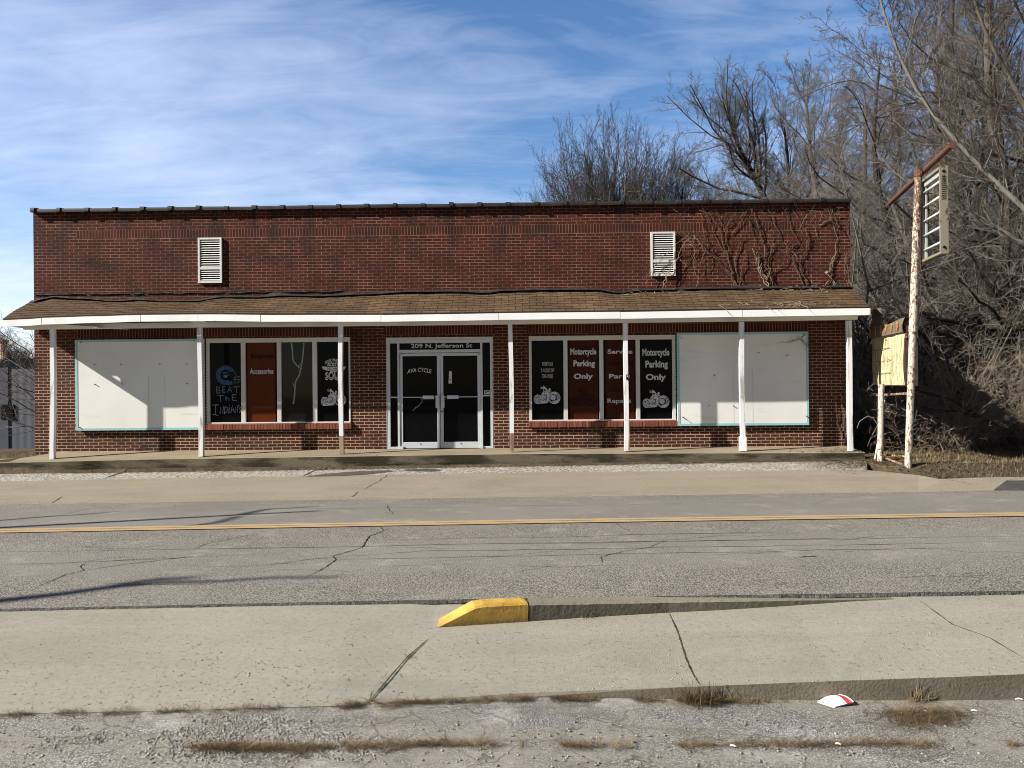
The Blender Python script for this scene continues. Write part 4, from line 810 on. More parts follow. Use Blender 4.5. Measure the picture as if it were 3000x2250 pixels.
# ------------------------------------------------------------------ branchy plants
def grow(P0, Dr, Ln, K, wob, up, rg, curl=None):
    n = len(P0); pts = np.empty((n, K, 3)); pts[:, 0] = P0; d = Dr/np.linalg.norm(Dr, axis=1, keepdims=True); seg = (Ln/(K-1))[:, None]
    for k in range(1, K):
        d = d + rg.normal(0, wob, (n, 3)); d[:, 2] += up; d /= np.linalg.norm(d, axis=1, keepdims=True); pts[:, k] = pts[:, k-1]+d*seg
    return pts
def children(pts, rads, Ln, cnt, rg, t0, ang, ratio, rr, rmin, K, wob, up, sides=None, tp=.5):
    n, KP = rads.shape; tot = n*cnt; idx = np.repeat(np.arange(n), cnt); t = t0+(1-t0)*(np.tile((np.arange(cnt)+.5)/cnt, n)+rg.uniform(-.5, .5, tot)/cnt); t = np.clip(t, 0, .995)
    f = t*(KP-1); i = np.minimum(f.astype(int), KP-2); fr = (f-i)[:, None]; a = pts[idx, i]; b = pts[idx, i+1]; P = a+(b-a)*fr; T = b-a; T /= np.linalg.norm(T, axis=1, keepdims=True)
    q = rg.normal(0, 1, (tot, 3)); q -= (q*T).sum(1, keepdims=True)*T; q /= np.linalg.norm(q, axis=1, keepdims=True); an = np.radians(rg.normal(ang, ang*.22, tot) if ang > 0 else -ang*np.sqrt(rg.uniform(.002, 1, tot)))[:, None]
    Dn = T*np.cos(an)+q*np.sin(an); pr = rads[idx, i]*(1-fr[:, 0])+rads[idx, i+1]*fr[:, 0]
    Lc = Ln[idx]*ratio*(1-tp*t)*rg.uniform(.65 if ang > 0 else .9, 1.25 if ang > 0 else 1.05, tot); r = np.clip(pr*rr, rmin, None); p2 = grow(P, Dn, Lc, K, wob, up, rg); rd = r[:, None]*np.linspace(1, .35, K)[None]; rd = np.maximum(rd, rmin*.55); return p2, rd, Lc
def tubes(levels):
    V, Fc = [], []; off = 0
    for pts, rads, n in levels:
        N, K, _ = pts.shape
        T = np.gradient(pts, axis=1); T /= np.linalg.norm(T, axis=2, keepdims=True)+1e-9; m0 = T.mean(1); ref = np.where(np.abs(m0[:, 2:3]) < .8, np.array([[0, 0, 1.]]), np.array([[1., 0, 0]])); ref = np.repeat(ref[:, None], K, 1)
        U = np.cross(T, ref); U /= np.linalg.norm(U, axis=2, keepdims=True)+1e-9; W = np.cross(T, U); a = 2*np.pi*np.arange(n)/n
        ring = pts[:, :, None]+rads[:, :, None, None]*(U[:, :, None]*np.cos(a)[None, None, :, None]+W[:, :, None]*np.sin(a)[None, None, :, None])
        V.append(ring.reshape(-1, 3)); b = (off+np.arange(N)*K*n)[:, None, None]+(np.arange(K-1)*n)[None, :, None]; k = np.arange(n)[None, None]; k2 = (k+1) % n
        Fc.append(np.stack([b+k, b+k2, b+n+k2, b+n+k], -1).reshape(-1, 4)); off += N*K*n
    return np.concatenate(V), np.concatenate(Fc)
def npmesh(name, V, Fc, mat, smooth=True):
    me = bpy.data.meshes.new(name); me.vertices.add(len(V)); me.vertices.foreach_set('co', V.astype(np.float32).ravel()); nf = len(Fc); s = Fc.shape[1]
    me.loops.add(nf*s); me.loops.foreach_set('vertex_index', Fc.astype(np.int32).ravel()); me.polygons.add(nf); me.polygons.foreach_set('loop_start', np.arange(nf, dtype=np.int32)*s); me.polygons.foreach_set('loop_total', np.full(nf, s, dtype=np.int32))
    if smooth: me.polygons.foreach_set('use_smooth', np.ones(nf, dtype=bool))
    me.materials.append(mat); me.update(); return me
def tree_meshes(seed, path, r0, spec, barkm, twigm, K0=None):
    """path: trunk points in local metres; spec: per level (count,t0,angle,ratio,rr,rmin,K,wob,up,tp)"""
    rg = np.random.default_rng(seed); P = np.array([list(p) for p in path], float); K = len(P); # smooth path
    t = np.linspace(0, K-1, 14); P = np.stack([np.interp(t, np.arange(K), P[:, i]) for i in range(3)], 1); P[1:-1] = (P[:-2]+2*P[1:-1]+P[2:])/4
    Ln = np.array([np.linalg.norm(np.diff(P, axis=0), axis=1).sum()]); pts = P[None]; rd = (r0*np.linspace(1, .22, 14)**1.0)[None]
    lv = [(pts, rd, 9)]; cur = (pts, rd, Ln); out = []
    for q, sp_ in enumerate(spec):
        cur = children(cur[0], cur[1], cur[2], sp_[0], rg, *sp_[1:6][:0], t0=sp_[1], ang=sp_[2], ratio=sp_[3], rr=sp_[4], rmin=sp_[5], K=sp_[6], wob=sp_[7], up=sp_[8], tp=sp_[9])
        out.append((cur[0], cur[1], 5 if q == 0 else (4 if q == 1 else 3)))
    a = npmesh('trunk', *tubes(lv+out[:1]), barkm); b = npmesh('crown', *tubes(out[1:]), twigm); return a, b
def put_tree(name, meshes, loc, label, rot=0., s=1., sz=None, group=None, cat='tree', parts=('trunk', 'crown')):
    r = thing(name, label, cat, tuple(loc), group); r.rotation_euler = (0, 0, rot); r.scale = (s, s, sz or s)
    for nm, me in zip(parts, meshes): o = bpy.data.objects.new(nm, me); col.objects.link(o); o.parent = r
    return r
def wob_path(h, lean=(0, 0), seed=0, n=6, k=.04):
    r = random.Random(seed); return [(lean[0]*(i/n)**1.3*h+r.uniform(-k, k)*h*(i > 0)*.6, lean[1]*(i/n)**1.3*h+r.uniform(-k, k)*h*(i > 0)*.6, h*i/n) for i in range(n+1)]
#       count t0  ang ratio rr  rmin  K  wob  up  tp
UPR = [(30, .18, 40, .42, .36, .012, 8, .12, .08, .55), (12, .12, 40, .42, .50, .0075, 6, .15, .06, .5), (10, .12, 42, .42, .6, .0052, 5, .18, .03, .4), (6, .1, 44, .42, .7, .0042, 3, .22, .02, .3)]
DOM = [(130, .2, -37, 1.95, .28, .022, 10, .055, .05, .10), (10, .3, 28, .34, .45, .011, 6, .11, .06, .4), (8, .12, 34, .42, .6, .0085, 5, .14, .05, .4), (4, .1, 38, .48, .75, .007, 3, .2, .03, .3)]
DRP = [(24, .15, 56, .44, .38, .012, 8, .16, .0, .5), (12, .12, 46, .44, .50, .0075, 6, .19, -.015, .45), (9, .12, 46, .42, .6, .005, 5, .22, -.015, .4), (6, .1, 45, .42, .7, .004, 3, .26, -.01, .3)]
TA = tree_meshes(11, wob_path(11, (.02, 0), 1), .20, UPR, M['bark_grey'], M['twig_grey']); TB = tree_meshes(12, wob_path(11, (-.05, .02), 2), .17, UPR, M['bark_dark'], M['twig_red'])
TC = tree_meshes(13, wob_path(5, (.0, 0), 3), .30, DOM, M['bark_dark'], M['twig_dark']); TD = tree_meshes(14, wob_path(10.5, (.06, 0), 4), .19, DRP, M['bark_grey'], M['twig_grey'])
TE = tree_meshes(15, wob_path(11, (.03, .04), 5, k=.05), .16, DRP, M['bark_dark'], M['twig_red'])
def base_at(px_, dep): p = D(px_, 1125, dep); return Vector((p.x, p.y, gz(p.x, p.y)-.05))
G1 = 'bare trees behind the shop'; G2 = 'bare trees in the wood right of the shop'
# behind the building; (mesh, px, depth, rot, scale, zscale, label, group)
LST = [
 (TC, 1805, 40, .4, .88, 1.05, 'broad round-headed bare tree behind the middle of the shop roof', G1),
 (TC, 1650, 43, 2.1, .44, 0.90, 'left part bushy bare tree just left of the round-headed one', G1),
 (TA, 1985, 40, 1.0, .95, 1.08, 'slim bare tree between the round-headed tree and the leaning one', G1),
 (TA, 2075, 44, 2.4, 1.0, 1.12, 'slim grey tree behind the leaning dark trunk', G1),
 (TB, 2330, 36, .9, 1.1, 1.22, 'tall narrow reddish bare tree above the right end of the shop', G1),
 (TA, 2140, 46, 2.9, 1.1, 1.08, 'grey tree low in the gap left of the leaning trunk', G1),
 (TE, 2215, 41, 1.7, 1.05, 1.05, 'twiggy low tree right behind the leaning dark trunk', G1),
 (TD, 1930, 46, 4.2, 1.05, .98, 'low grey tree showing between the round-headed tree and the slim one', G1),
 (TE, 2370, 44, .5, 1.2, 1.30, 'reddish tree between the two tallest trees over the shop corner', G1),
 (TA, 2405, 33, 3.3, 1.1, 1.26, 'tall pale-twigged tree rising highest over the shop corner', G1),
 (TD, 2285, 43, 5.0, 1.15, 1.2, 'wide grey tree filling in behind the reddish narrow one', G1),
 (TB, 2460, 38, 4.4, 1.1, 1.3, 'dark-stemmed tree just beyond the right corner of the shop', G1),
 (TD, 2530, 27, 1.2, 1.0, 1.10, 'spreading grey tree against the right corner of the shop', G2),
 (TE, 2620, 24, 2.6, .98, 1.05, 'reddish twiggy tree behind the rusty cabinet', G2),
 (TD, 2700, 29, .2, 1.2, 1.36, 'tall grey tree straight behind the hanging sign frame', G2),
 (TE, 2790, 24, 4.0, 1.05, 1.30, 'twisted dark tree right of the hanging sign frame', G2),
 (TA, 2770, 34, 5.1, 1.3, 1.5, 'tall upright tree deep in the wood above the sign', G2),
 (TB, 2880, 27, 1.9, 1.25, 1.55, 'tall dark-stemmed tree second from the right edge', G2),
 (TD, 2960, 22, 3.4, 1.1, 1.4, 'grey tree with drooping twigs at the right edge', G2),
 (TA, 3060, 26, .7, 1.25, 1.6, 'tall grey tree cut by the right edge of the view', G2),
 (TE, 3120, 20, 2.0, 1.1, 1.4, 'low-branched dark tree mostly beyond the right edge', G2),
 (TE, 2590, 32, 5.4, 1.2, 1.35, 'reddish tree deep in the wood left of the sign pole', G2),
]
for me_, px_, dp, ro, s_, sz_, lab, grp in LST: put_tree('bare_tree', me_, base_at(px_, dp), lab, ro, s_, sz_, grp)
# leaning dark tree behind the shop
bp = base_at(2285, 35); lp = [D(2285, 1000, 35), D(2262, 640, 35), D(2236, 570, 35), D(2200, 500, 35), D(2165, 430, 35), D(2145, 385, 35)]; lp = [Vector((0, 0, 0))]+[q-bp for q in lp]
put_tree('leaning_tree', tree_meshes(21, lp, .24, [(22, .45, 40, .34, .5, .02, 7, .14, .10, .3)]+UPR[1:], M['bark_dark'], M['twig_red']), bp, 'dark bare tree leaning left above the shop roof', group=G1)
# large pale tree reaching in from the right edge
def hero(seed, basepx, bdep, pts, r0, spec, bark, twig, label, name='pale_tree'):
    b = D(basepx, 1125, bdep); b = Vector((b.x, b.y, gz(b.x, b.y))); P = [Vector((0, 0, 0))]+[D(*q)-b for q in pts]
    return put_tree(name, tree_meshes(seed, P, r0, spec, bark, twig), b, label)
HS = [(34, .35, 46, .21, .24, .012, 9, .08, .10, .35), (9, .12, 42, .36, .45, .0065, 7, .11, .09, .35), (7, .1, 46, .30, .55, .0042, 5, .15, .06, .3), (4, .1, 45, .22, .8, .0045, 3, .2, .03, .3)]
hero(31, 3210, 15.5, [(3170, 900, 15.6), (3080, 690, 15.8), (2985, 590, 16), (2892, 519, 16.2), (2768, 373, 16.4), (2699, 301, 16.5), (2635, 168, 16.6), (2597, 63, 16.6), (2560, -60, 16.7)], .072, HS, M['bark_pale'], M['twig_dark'], 'large pale-barked tree arching in from the right above the sign')
hero(32, 3260, 16.5, [(3230, 900, 16.6), (3120, 770, 16.8), (3000, 717, 17), (2929, 671, 17.2), (2834, 606, 17.4), (2774, 573, 17.5), (2700, 560, 17.6)], .065, HS[:3], M['bark_pale'], M['twig_pale'], 'pale bare limb-like tree leaning left behind the sign frame')
hero(33, 3190, 17, [(3150, 700, 17.3), (3060, 420, 17.6), (2960, 230, 18), (2890, 110, 18), (2840, -40, 18), (2800, -200, 18)], .085, HS, M['bark_grey'], M['twig_dark'], 'grey budding tree filling the upper right corner')
hero(34, 2828, 21, [(2822, 1270, 21), (2820, 1171, 21), (2812, 1036, 21), (2775, 950, 21), (2715, 850, 21.2), (2650, 700, 21.5), (2600, 560, 22)], .19, DRP, M['bark_grey'], M['twig_red'], 'forked grey trunk standing right of the white pole', 'bare_tree')
hero(35, 2985, 18.5, [(2982, 1250, 18.5), (2985, 1120, 18.5), (2965, 1030, 18.5), (2943, 960, 18.6), (2940, 800, 18.8), (2960, 600, 19), (2930, 380, 19)], .22, DRP, M['bark_dark'], M['twig_dark'], 'thick dark trunk in shade at the right edge', 'bare_tree')
hero(36, 2720, 24, [(2716, 1250, 24), (2705, 1100, 24), (2690, 980, 24), (2660, 800, 24), (2620, 560, 24)], .12, DRP[:3], M['bark_grey'], M['twig_grey'], 'slim grey trunk just right of the white pole', 'bare_tree')
# left side shrub and far tree
SHR = [(14, .02, 40, .9, .7, .012, 8, .10, .02, .3), (9, .15, 42, .45, .55, .0058, 6, .14, .02, .4), (6, .1, 45, .4, .6, .0036, 4, .18, .02, .3)]
p = Vector((-12.55, 3.2, gz(-12.55, 3.2))); put_tree('bare_shrub', tree_meshes(41, [(0, 0, 0), (-.1, 0, .5), (-.2, 0, 1.0), (-.4, -.1, 1.7), (-.6, -.1, 2.4)], .035, SHR, M['bark_pale'], M['twig_pale']), p, 'pale leafless shrub spreading from behind the left end of the shop', cat='shrub', parts=('stem', 'twigs'), s=1.15)
p = Vector((-13.6, 6.0, gz(-13.6, 6))); put_tree('bare_shrub', tree_meshes(42, [(0, 0, 0), (.1, 0, .8), (.2, 0, 1.6), (.15, 0, 2.8), (.3, 0, 4.2)], .04, SHR, M['bark_pale'], M['twig_pale']), p, 'tall thin leafless shrub rising beside the left porch roof end', cat='shrub', parts=('stem', 'twigs'))
for i, (px_, dp, s_, lab) in enumerate(((20, 75, .62, 'far pale bare tree over the metal building'), (75, 85, .72, 'far pale bare tree beside the left brick corner'), (-60, 70, .7, 'far pale bare tree beyond the left edge'))):
    p = D(px_, 1125, dp); put_tree('bare_tree', TC if i != 1 else TD, Vector((p.x, p.y, -1.5)), lab, i*1.3, s_, s_*.85, 'far trees on the left')
# trees off to the left across the street whose branches shade the road
def shadow_tree(px1, py1, px2, py2, dist, lab, seed, r, spec):
    a, b = hit(px1, py1), hit(px2, py2)
    return a, b
sd = Vector((math.cos(rad(SUN_AZ)), math.sin(rad(SUN_AZ)), 0)); te = math.tan(rad(SUN_EL))
def caster(px_, py_, back):   # point in the air whose shadow lands at this spot on the road
    g = hit(px_, py_); return g - sd*back + Vector((0, 0, back*te))
for k, (lab, segs) in enumerate((
    ('leaning bare tree left of the view whose limbs shade the far lane', [[(-900, 1600), (-350, 1568), (0, 1546), (450, 1522), (700, 1508), (930, 1497)], [(700, 1508), (780, 1492), (920, 1484)], [(560, 1541), (640, 1530), (700, 1512)], [(-200, 1540), (150, 1512), (240, 1507), (310, 1501)]]),
    ('leaning bare tree left of the view whose limbs shade the near lane', [[(-900, 1900), (-350, 1812), (0, 1760), (200, 1738), (330, 1718), (450, 1698), (570, 1692)], [(260, 1728), (480, 1706), (640, 1703), (800, 1692), (1000, 1690)]]))):
    root = None; mb = MB(); bk0 = 11 if k == 0 else 12
    for j, sg in enumerate(segs):
        pts = [caster(x, y, bk0+i*.35) for i, (x, y) in enumerate(sg)]
        if j == 0:
            g = hit(-900, 1600) if k == 0 else hit(-900, 1900); f0 = pts[0]-sd*2.5; bs = Vector((f0.x, f0.y, -.4)); pts = [bs, bs+Vector((0, 0, 2.5)), f0+Vector((.4, .2, -.8))]+pts; rs = [.22, .2, .16]+[.11*(1-.10*i) for i in range(len(sg))]
            root = thing('leaning_tree', lab, 'tree', tuple(bs))
        else: rs = [.05*(1-.1*i) for i in range(len(sg))]
        mb.tube(pts, rs, 7)
    mb.build('trunk', M['bark_grey'], root, smooth=True)
# undergrowth in the wood: brush stems, one mass
rg = np.random.default_rng(5)
def brush(n, xr, yr, hr, r0, mat, name, lab, cat, cnt=(9, 6), lean=.5, rmin=.0038):
    X_ = rg.uniform(*xr, n); Y_ = rg.uniform(*yr, n); P0 = np.stack([X_, Y_, [gz(a, b)-.03 for a, b in zip(X_, Y_)]], 1); Dr = np.stack([rg.normal(0, lean, n), rg.normal(0, lean, n), np.ones(n)], 1); Ln = rg.uniform(*hr, n)
    p = grow(P0, Dr, Ln, 7, .13, -.03, rg); rd = r0*(Ln/hr[1])[:, None]*np.linspace(1, .08, 7)[None]; lv = [(p, rd, 3)]; cur = (p, rd, Ln)
    for c, rt in zip(cnt, (.4, .42)):
        cur = children(*cur, c, rg, .12, 48, rt, .55, rmin, 4, .2, -.01, tp=.4); lv.append((cur[0], cur[1], 3))
    o = bpy.data.objects.new(name, npmesh(name, *tubes(lv), mat)); col.objects.link(o); return tag(o, lab, cat, kind='stuff')
brush(420, (7.6, 20), (.8, 9), (1.2, 4.5), .020, M['brush'], 'undergrowth', 'tangled leafless undergrowth at the edge of the wood', 'undergrowth')
brush(620, (6.5, 32), (7, 28), (3.5, 10), .034, M['brush'], 'woodland', 'dense bare saplings deeper in the wood', 'woodland', (10, 8), .25, .006)
brush(240, (8, 42), (30, 58), (9, 17), .06, M['twig_grey'], 'woodland', 'far bare wood behind the shop seen as one mass', 'woodland', (16, 9), .2, .010)
brush(90, (2, 12), (34, 58), (8, 12), .05, M['twig_grey'], 'woodland', 'lower far wood seen over the shop roof as one mass', 'woodland', (16, 9), .2, .010)
brush(300, (9.3, 21), (.3, 3.2), (1.0, 4.2), .013, M['brush'], 'undergrowth', 'sunlit tangle of bare brush along the front of the wood', 'undergrowth', (8, 6), .6, .0045)
brush(46, (9.5, 20), (.6, 4.0), (4, 9), .045, M['twig_pale'], 'saplings', 'pale slender leafless saplings at the front of the wood', 'saplings', (12, 8), .18, .0055)
brush(150, (9.0, 18), (-.5, .6), (.7, 2.6), .010, M['brush'], 'undergrowth', 'sparse sunlit bare stems standing at the edge of the verge', 'undergrowth', (7, 5), .7, .004)
brush(60, (8, 17), (2.5, 9), (3, 9), .06, M['bark_pale'], 'saplings', 'pale leafless sapling trunks in the shade of the wood', 'saplings', (8, 5), .12, .006)
brush(150, (8.3, 15), (-.2, .9), (.5, 1.5), .012, M['vine'], 'brush_pile', 'low tangle of tan brush at the foot of the trees right of the pole', 'brush', (6, 4), 1.2, .005)
# dark low limbs crossing in front of the wood
FB = thing('fallen_limb', 'dark crooked limb slanting down to the right behind the white pole', 'branch', tuple(D(2962, 1290, 16.6)))
mb = MB(); mb.tube([D(*q) for q in ((2660, 1140, 17), (2740, 1158, 16.9), (2800, 1178, 16.8), (2840, 1203, 16.8), (2890, 1232, 16.7), (2930, 1258, 16.6), (2975, 1300, 16.6))], [.02, .03, .035, .045, .05, .055, .06], 7); mb.tube([D(*q) for q in ((2665, 1188, 16.9), (2740, 1200, 16.9), (2810, 1206, 16.8), (2880, 1228, 16.7))], [.015, .02, .025, .03], 6); mb.build('limb', M['bark_dark'], FB, smooth=True)
FB = thing('thin_branch', 'thin pale arching branch between the corner post and the short white pole', 'branch', tuple(D(2540, 1300, 17)))
mb = MB(); mb.tube([D(*q) for q in ((2511, 1255, 16.8), (2518, 1235, 16.8), (2540, 1220, 16.8), (2558, 1224, 16.8), (2572, 1245, 16.8), (2555, 1275, 16.9), (2541, 1308, 17))], .009, 5); mb.build('stem', M['twig_pale'], FB, smooth=True)
# ------------------------------------------------------------------ vines on the shop wall
def vine(lab, lines, mat, name='wall_vine', r=.0085, Y=-.012, sub=5, out=.04):
    a = F(*lines[0][0], -.03); R = thing(name, lab, 'vine', tuple(a)); mb = MB()
    for li, ln in enumerate(lines):
        P = [F(x, y, 0) for x, y in ln]; Q = []
        for i in range(len(P)-1):
            for k in range(sub): Q.append(P[i].lerp(P[i+1], k/sub)+Vector((random.gauss(0, .019), 0, random.gauss(0, .012))))
        Q.append(P[-1]); n = len(Q); rr = r*(1 if li < 2 else .62)*random.uniform(.8, 1.15)
        Q = [Vector((q.x, Y-rr-abs(out*mn.noise(Vector((q.x*3, q.z*3, li)))), q.z)) for q in Q]; mb.tube(Q, [rr*(1-.7*i/n) for i in range(n)], 5)
        for cp_ in range(2 if name == 'wall_vine' and mat is M['vine'] else 0):
            ph = random.uniform(0, 9); mb.tube([q+Vector((.035*mn.noise(Vector((i*.35, ph, cp_)))*min(1, i/3), -.006, .03*mn.noise(Vector((i*.3, cp_, ph)))*min(1, i/3))) for i, q in enumerate(Q)], [rr*.45*(1-.7*i/n) for i in range(n)], 4)
        for i in range(2, n-1):   # short side shoots
            if random.random() < .6:
                l = random.uniform(.06, .28); an = random.uniform(20, 160); q = Q[i]; e = q+Vector((l*math.cos(rad(an))*random.choice((1, 1)), -.01, l*math.sin(rad(an)))); md = q.lerp(e, .5)+Vector((random.gauss(0, .02), -.012, random.gauss(0, .02))); mb.tube([q, md, e], [rr*.42, rr*.32, rr*.18], 4)
    return mb.build('stems', mat, R, smooth=True)
vine('broad fan of brown vine stems climbing the brick above the right board', [[(2158, 843), (2138, 790), (2118, 700), (2105, 665), (2072, 625), (2047, 618)], [(2155, 840), (2125, 775), (2075, 725), (2060, 690), (2050, 625)], [(2150, 840), (2140, 780), (2128, 712), (2118, 660), (2100, 635), (2080, 628)], [(2130, 760), (2100, 705), (2085, 660), (2065, 620)], [(2160, 840), (2150, 760), (2165, 715), (2178, 700)], [(2168, 842), (2172, 790), (2180, 760), (2185, 735)], [(2125, 700), (2130, 660), (2145, 637)], [(2118, 780), (2070, 735), (2040, 700), (2010, 690)], [(2110, 660), (2110, 636)], [(2142, 690), (2165, 655), (2175, 640)]], M['vine'])
vine('dark knotted vine clump rising to the coping in the middle of the fan', [[(2262, 838), (2240, 770), (2232, 705), (2215, 650), (2195, 610), (2158, 592)], [(2258, 845), (2225, 790), (2210, 745)], [(2255, 840), (2250, 780), (2258, 730), (2248, 700)], [(2240, 760), (2262, 728), (2255, 690)], [(2232, 700), (2205, 670), (2180, 628)], [(2285, 700), (2255, 625), (2245, 600)], [(2250, 640), (2225, 610), (2200, 600), (2165, 640)], [(2195, 650), (2210, 710)], [(2262, 800), (2290, 780), (2310, 720)]], M['vine'])
vine('tan fraying vine stub leaning left beside the dark clump', [[(2255, 845), (2240, 810), (2222, 780), (2208, 745)], [(2250, 845), (2232, 812), (2216, 785)], [(2243, 820), (2225, 790), (2212, 770)]], M['vine_tan'], r=.015)
vine('pair of straight vine stems leaning left to the right of the clump', [[(2355, 840), (2330, 780), (2305, 740), (2300, 715), (2332, 712)], [(2362, 840), (2345, 790), (2328, 745), (2302, 718)], [(2340, 780), (2355, 740), (2372, 700)], [(2332, 712), (2305, 752)], [(2368, 697), (2335, 640), (2310, 600)], [(2345, 720), (2310, 660), (2298, 620), (2315, 600)], [(2370, 735), (2365, 710), (2370, 700)]], M['vine'])
vine('forked pale vine climbing near the right corner of the shop', [[(2425, 800), (2438, 760), (2452, 735)], [(2418, 795), (2435, 820), (2460, 840), (2480, 850), (2497, 862)], [(2430, 825), (2400, 842), (2375, 835)], [(2420, 800), (2450, 842), (2465, 850)], [(2430, 800), (2440, 780), (2452, 700), (2430, 640), (2440, 610)], [(2462, 680), (2445, 640), (2438, 612)], [(2400, 660), (2440, 640), (2482, 630)], [(2400, 700), (2380, 660)]], M['vine_tan'], r=.010)
vine('dark vine hugging the right corner edge', [[(2487, 838), (2482, 790), (2476, 770), (2490, 740)], [(2484, 800), (2470, 780), (2478, 740)], [(2486, 700), (2478, 660), (2490, 625), (2484, 600)]], M['vine'])
vine('loose tan loops of vine arching across the right vent', [[(1907, 808), (1915, 780), (1950, 745), (1985, 712), (2010, 697), (2035, 705), (2050, 722)], [(1940, 855), (1945, 820), (1970, 780), (1990, 740), (2015, 700), (2030, 730), (2036, 790)], [(1960, 810), (1940, 785), (1925, 800)], [(2040, 700), (2060, 740), (2052, 780), (2075, 800)], [(1990, 762), (2010, 780), (2020, 790)], [(2035, 850), (2045, 820), (2030, 780), (2025, 740), (2000, 715)], [(1895, 840), (1892, 815), (1905, 808), (1900, 790)], [(2022, 720), (2042, 732), (2060, 730)], [(1935, 855), (1955, 805), (1985, 760)]], M['vine_tan'], r=.008, Y=-.07, out=.06)
vine('short twig caught high on the brick right of the vent', [[(1955, 597), (1968, 610), (1983, 622), (2008, 638)]], M['vine_tan'], r=.005)
vine('thin bare twig hanging over the top corner of the right board', [[(2352, 980), (2342, 995), (2322, 997), (2300, 1003), (2270, 1006)], [(2342, 995), (2352, 1010), (2355, 1030)], [(2342, 995), (2362, 1010), (2370, 1020)], [(2322, 997), (2305, 1012)]], M['bark_dark'], r=.006, Y=-.095, name='hanging_twig')
vine('dry stems standing against the brick behind the right corner post', [[(2478, 1300), (2470, 1240), (2465, 1150), (2470, 1100)], [(2484, 1300), (2478, 1200), (2472, 1120)], [(2470, 1300), (2455, 1240), (2440, 1200)], [(2466, 1295), (2448, 1215), (2430, 1120), (2400, 1030)], [(2480, 1290), (2474, 1230), (2476, 1150)]], M['vine'], r=.010)
# roof debris
mb = MB()
for cx_, ct, n in ((5.0, .88, 26), (6.2, .8, 30), (2.6, .75, 10), (5.6, .1, 22), (4.5, .12, 8), (6.0, .06, 14), (3.2, .82, 8), (6.4, .93, 18)):
    for _ in range(n):
        x = cx_+random.gauss(0, .28); t_ = min(.97, max(-.02, ct+random.gauss(0, .05))); p = roofp(x, t_)+Vector((0, 0, .03)); a = random.uniform(0, 6.28); l = random.uniform(.05, .28); e = p+Vector((math.cos(a)*l, math.sin(a)*l*.3, random.uniform(-.02, .05))); mb.tube([p, p.lerp(e, .5)+Vector((0, 0, .02)), e], [.006, .005, .002], 3)
for p0_, p1_ in (((2105, 893), (2140, 925)), ((2240, 900), (2262, 912)), ((2268, 905), (2282, 912)), ((2350, 895), (2370, 908))): a = F(*p0_, -.9); b = F(*p1_, -1.02); mb.tube([a, a.lerp(b, .5)+Vector((.03, 0, .02)), b], [.007, .006, .003], 4)
tag(mb.build('vine_debris', M['vine_tan']), 'scattered broken vine bits lying on the porch shingles', 'debris', kind='stuff')
# ------------------------------------------------------------------ rusty sign stand
SG = thing('sign_stand', 'rusty derelict sign stand with a peeling tall white pole, yellow cabinet and empty tube frame', 'sign', tuple(hit(2660, 1365)))
b1 = hit(2660, 1365); dp1 = (b1-CAM).dot(FW); tp = D(2691, 499, dp1-.15); b1.z -= .1
mb = MB(); n = 12; j = .47; mb.tube([b1, b1.lerp(tp, j)], [.066, .066], 16); mb.tube([b1.lerp(tp, j-.004), b1.lerp(tp, j+.012)], [.078, .078], 16); mb.tube([b1.lerp(tp, j+.012), tp], [.074, .066], 16)
mb.k = 1
for t_ in (.13, .3, .34, .46, .56, .58): q = b1.lerp(tp, t_); mb.box(q.x-.01, q.x+.035, q.y-.078, q.y-.05, q.z-.03, q.z+.03, .006)
mb.build('tall_pole', [M['pole'], M['rustdk']], SG, smooth=False)
cA = D(2558, 1130, 17.1); cB = D(2652, 1127, dp1+.16); side = Vector((.97, -.1, 0))
b2 = hit(2579, 1351); b2.z -= .08; dp2 = (b2-CAM).dot(FW); t2 = D(2582, 1125, dp2)
mb = MB(); mb.tube([b2, t2], .060, 14); mb.build('short_pole', M['pole'], SG)
near_ = D(2789, 425, 13.25); far_ = D(2608, 595, 17.5); mb = MB(); mb.tube([near_, far_], .052, 12); mb.tube([tp+Vector((0, 0, -.12)), tp+Vector((0, 0, .0))], .085, 12); mb.build('crossbar', M['rust'], SG)
# upper frame
f0 = D(2696, 545, 14.95); f1 = D(2753, 470, 13.9); axis = Vector((f1.x-f0.x, f1.y-f0.y, 0)); ztop = (f0.z+f1.z)/2; zbot = ((D(2702, 780, 14.95)).z+(D(2763, 733, 13.9)).z)/2; tk = Vector((-axis.y, axis.x, 0)).normalized()*-.14
if tk.x < 0: tk = -tk
def fp(t, z): return Vector((f0.x+axis.x*t, f0.y+axis.y*t, z))
mb = MB(); w = .05
mb.hexa(fp(-.0, ztop-w), fp(1, ztop-w), fp(1, ztop), fp(0, ztop), tk); mb.hexa(fp(0, zbot), fp(1, zbot), fp(1, zbot+w), fp(0, zbot+w), tk); mb.hexa(fp(0, zbot+w), fp(.05, zbot+w), fp(.05, ztop-w), fp(0, ztop-w), tk); mb.hexa(fp(.955, zbot+w), fp(1.0, zbot+w), fp(1.0, ztop-w), fp(.955, ztop-w), tk)
U_ = mb.build('sign_frame', M['beige'], SG, bevel=.004)
mb = MB(); ad = axis.normalized()
for i in range(13):
    z = ztop-.2-i*.034; a = fp(1.0, z)+ad*.002+tk*.2; b = fp(1.0, z)+ad*.002+tk*.75; mb.hexa(a, b, b+Vector((0, 0, .012)), a+Vector((0, 0, .012)), ad*.004)
mb.build('vent_slots', M['inkblack'], U_)
for z in (ztop-.10, zbot+.12): mb = MB(); c = fp(1.0, z)+tk*.45; mb.tube([c, c+ad*.015], .026, 8); mb.build('bolt', M['inkblack'], U_)
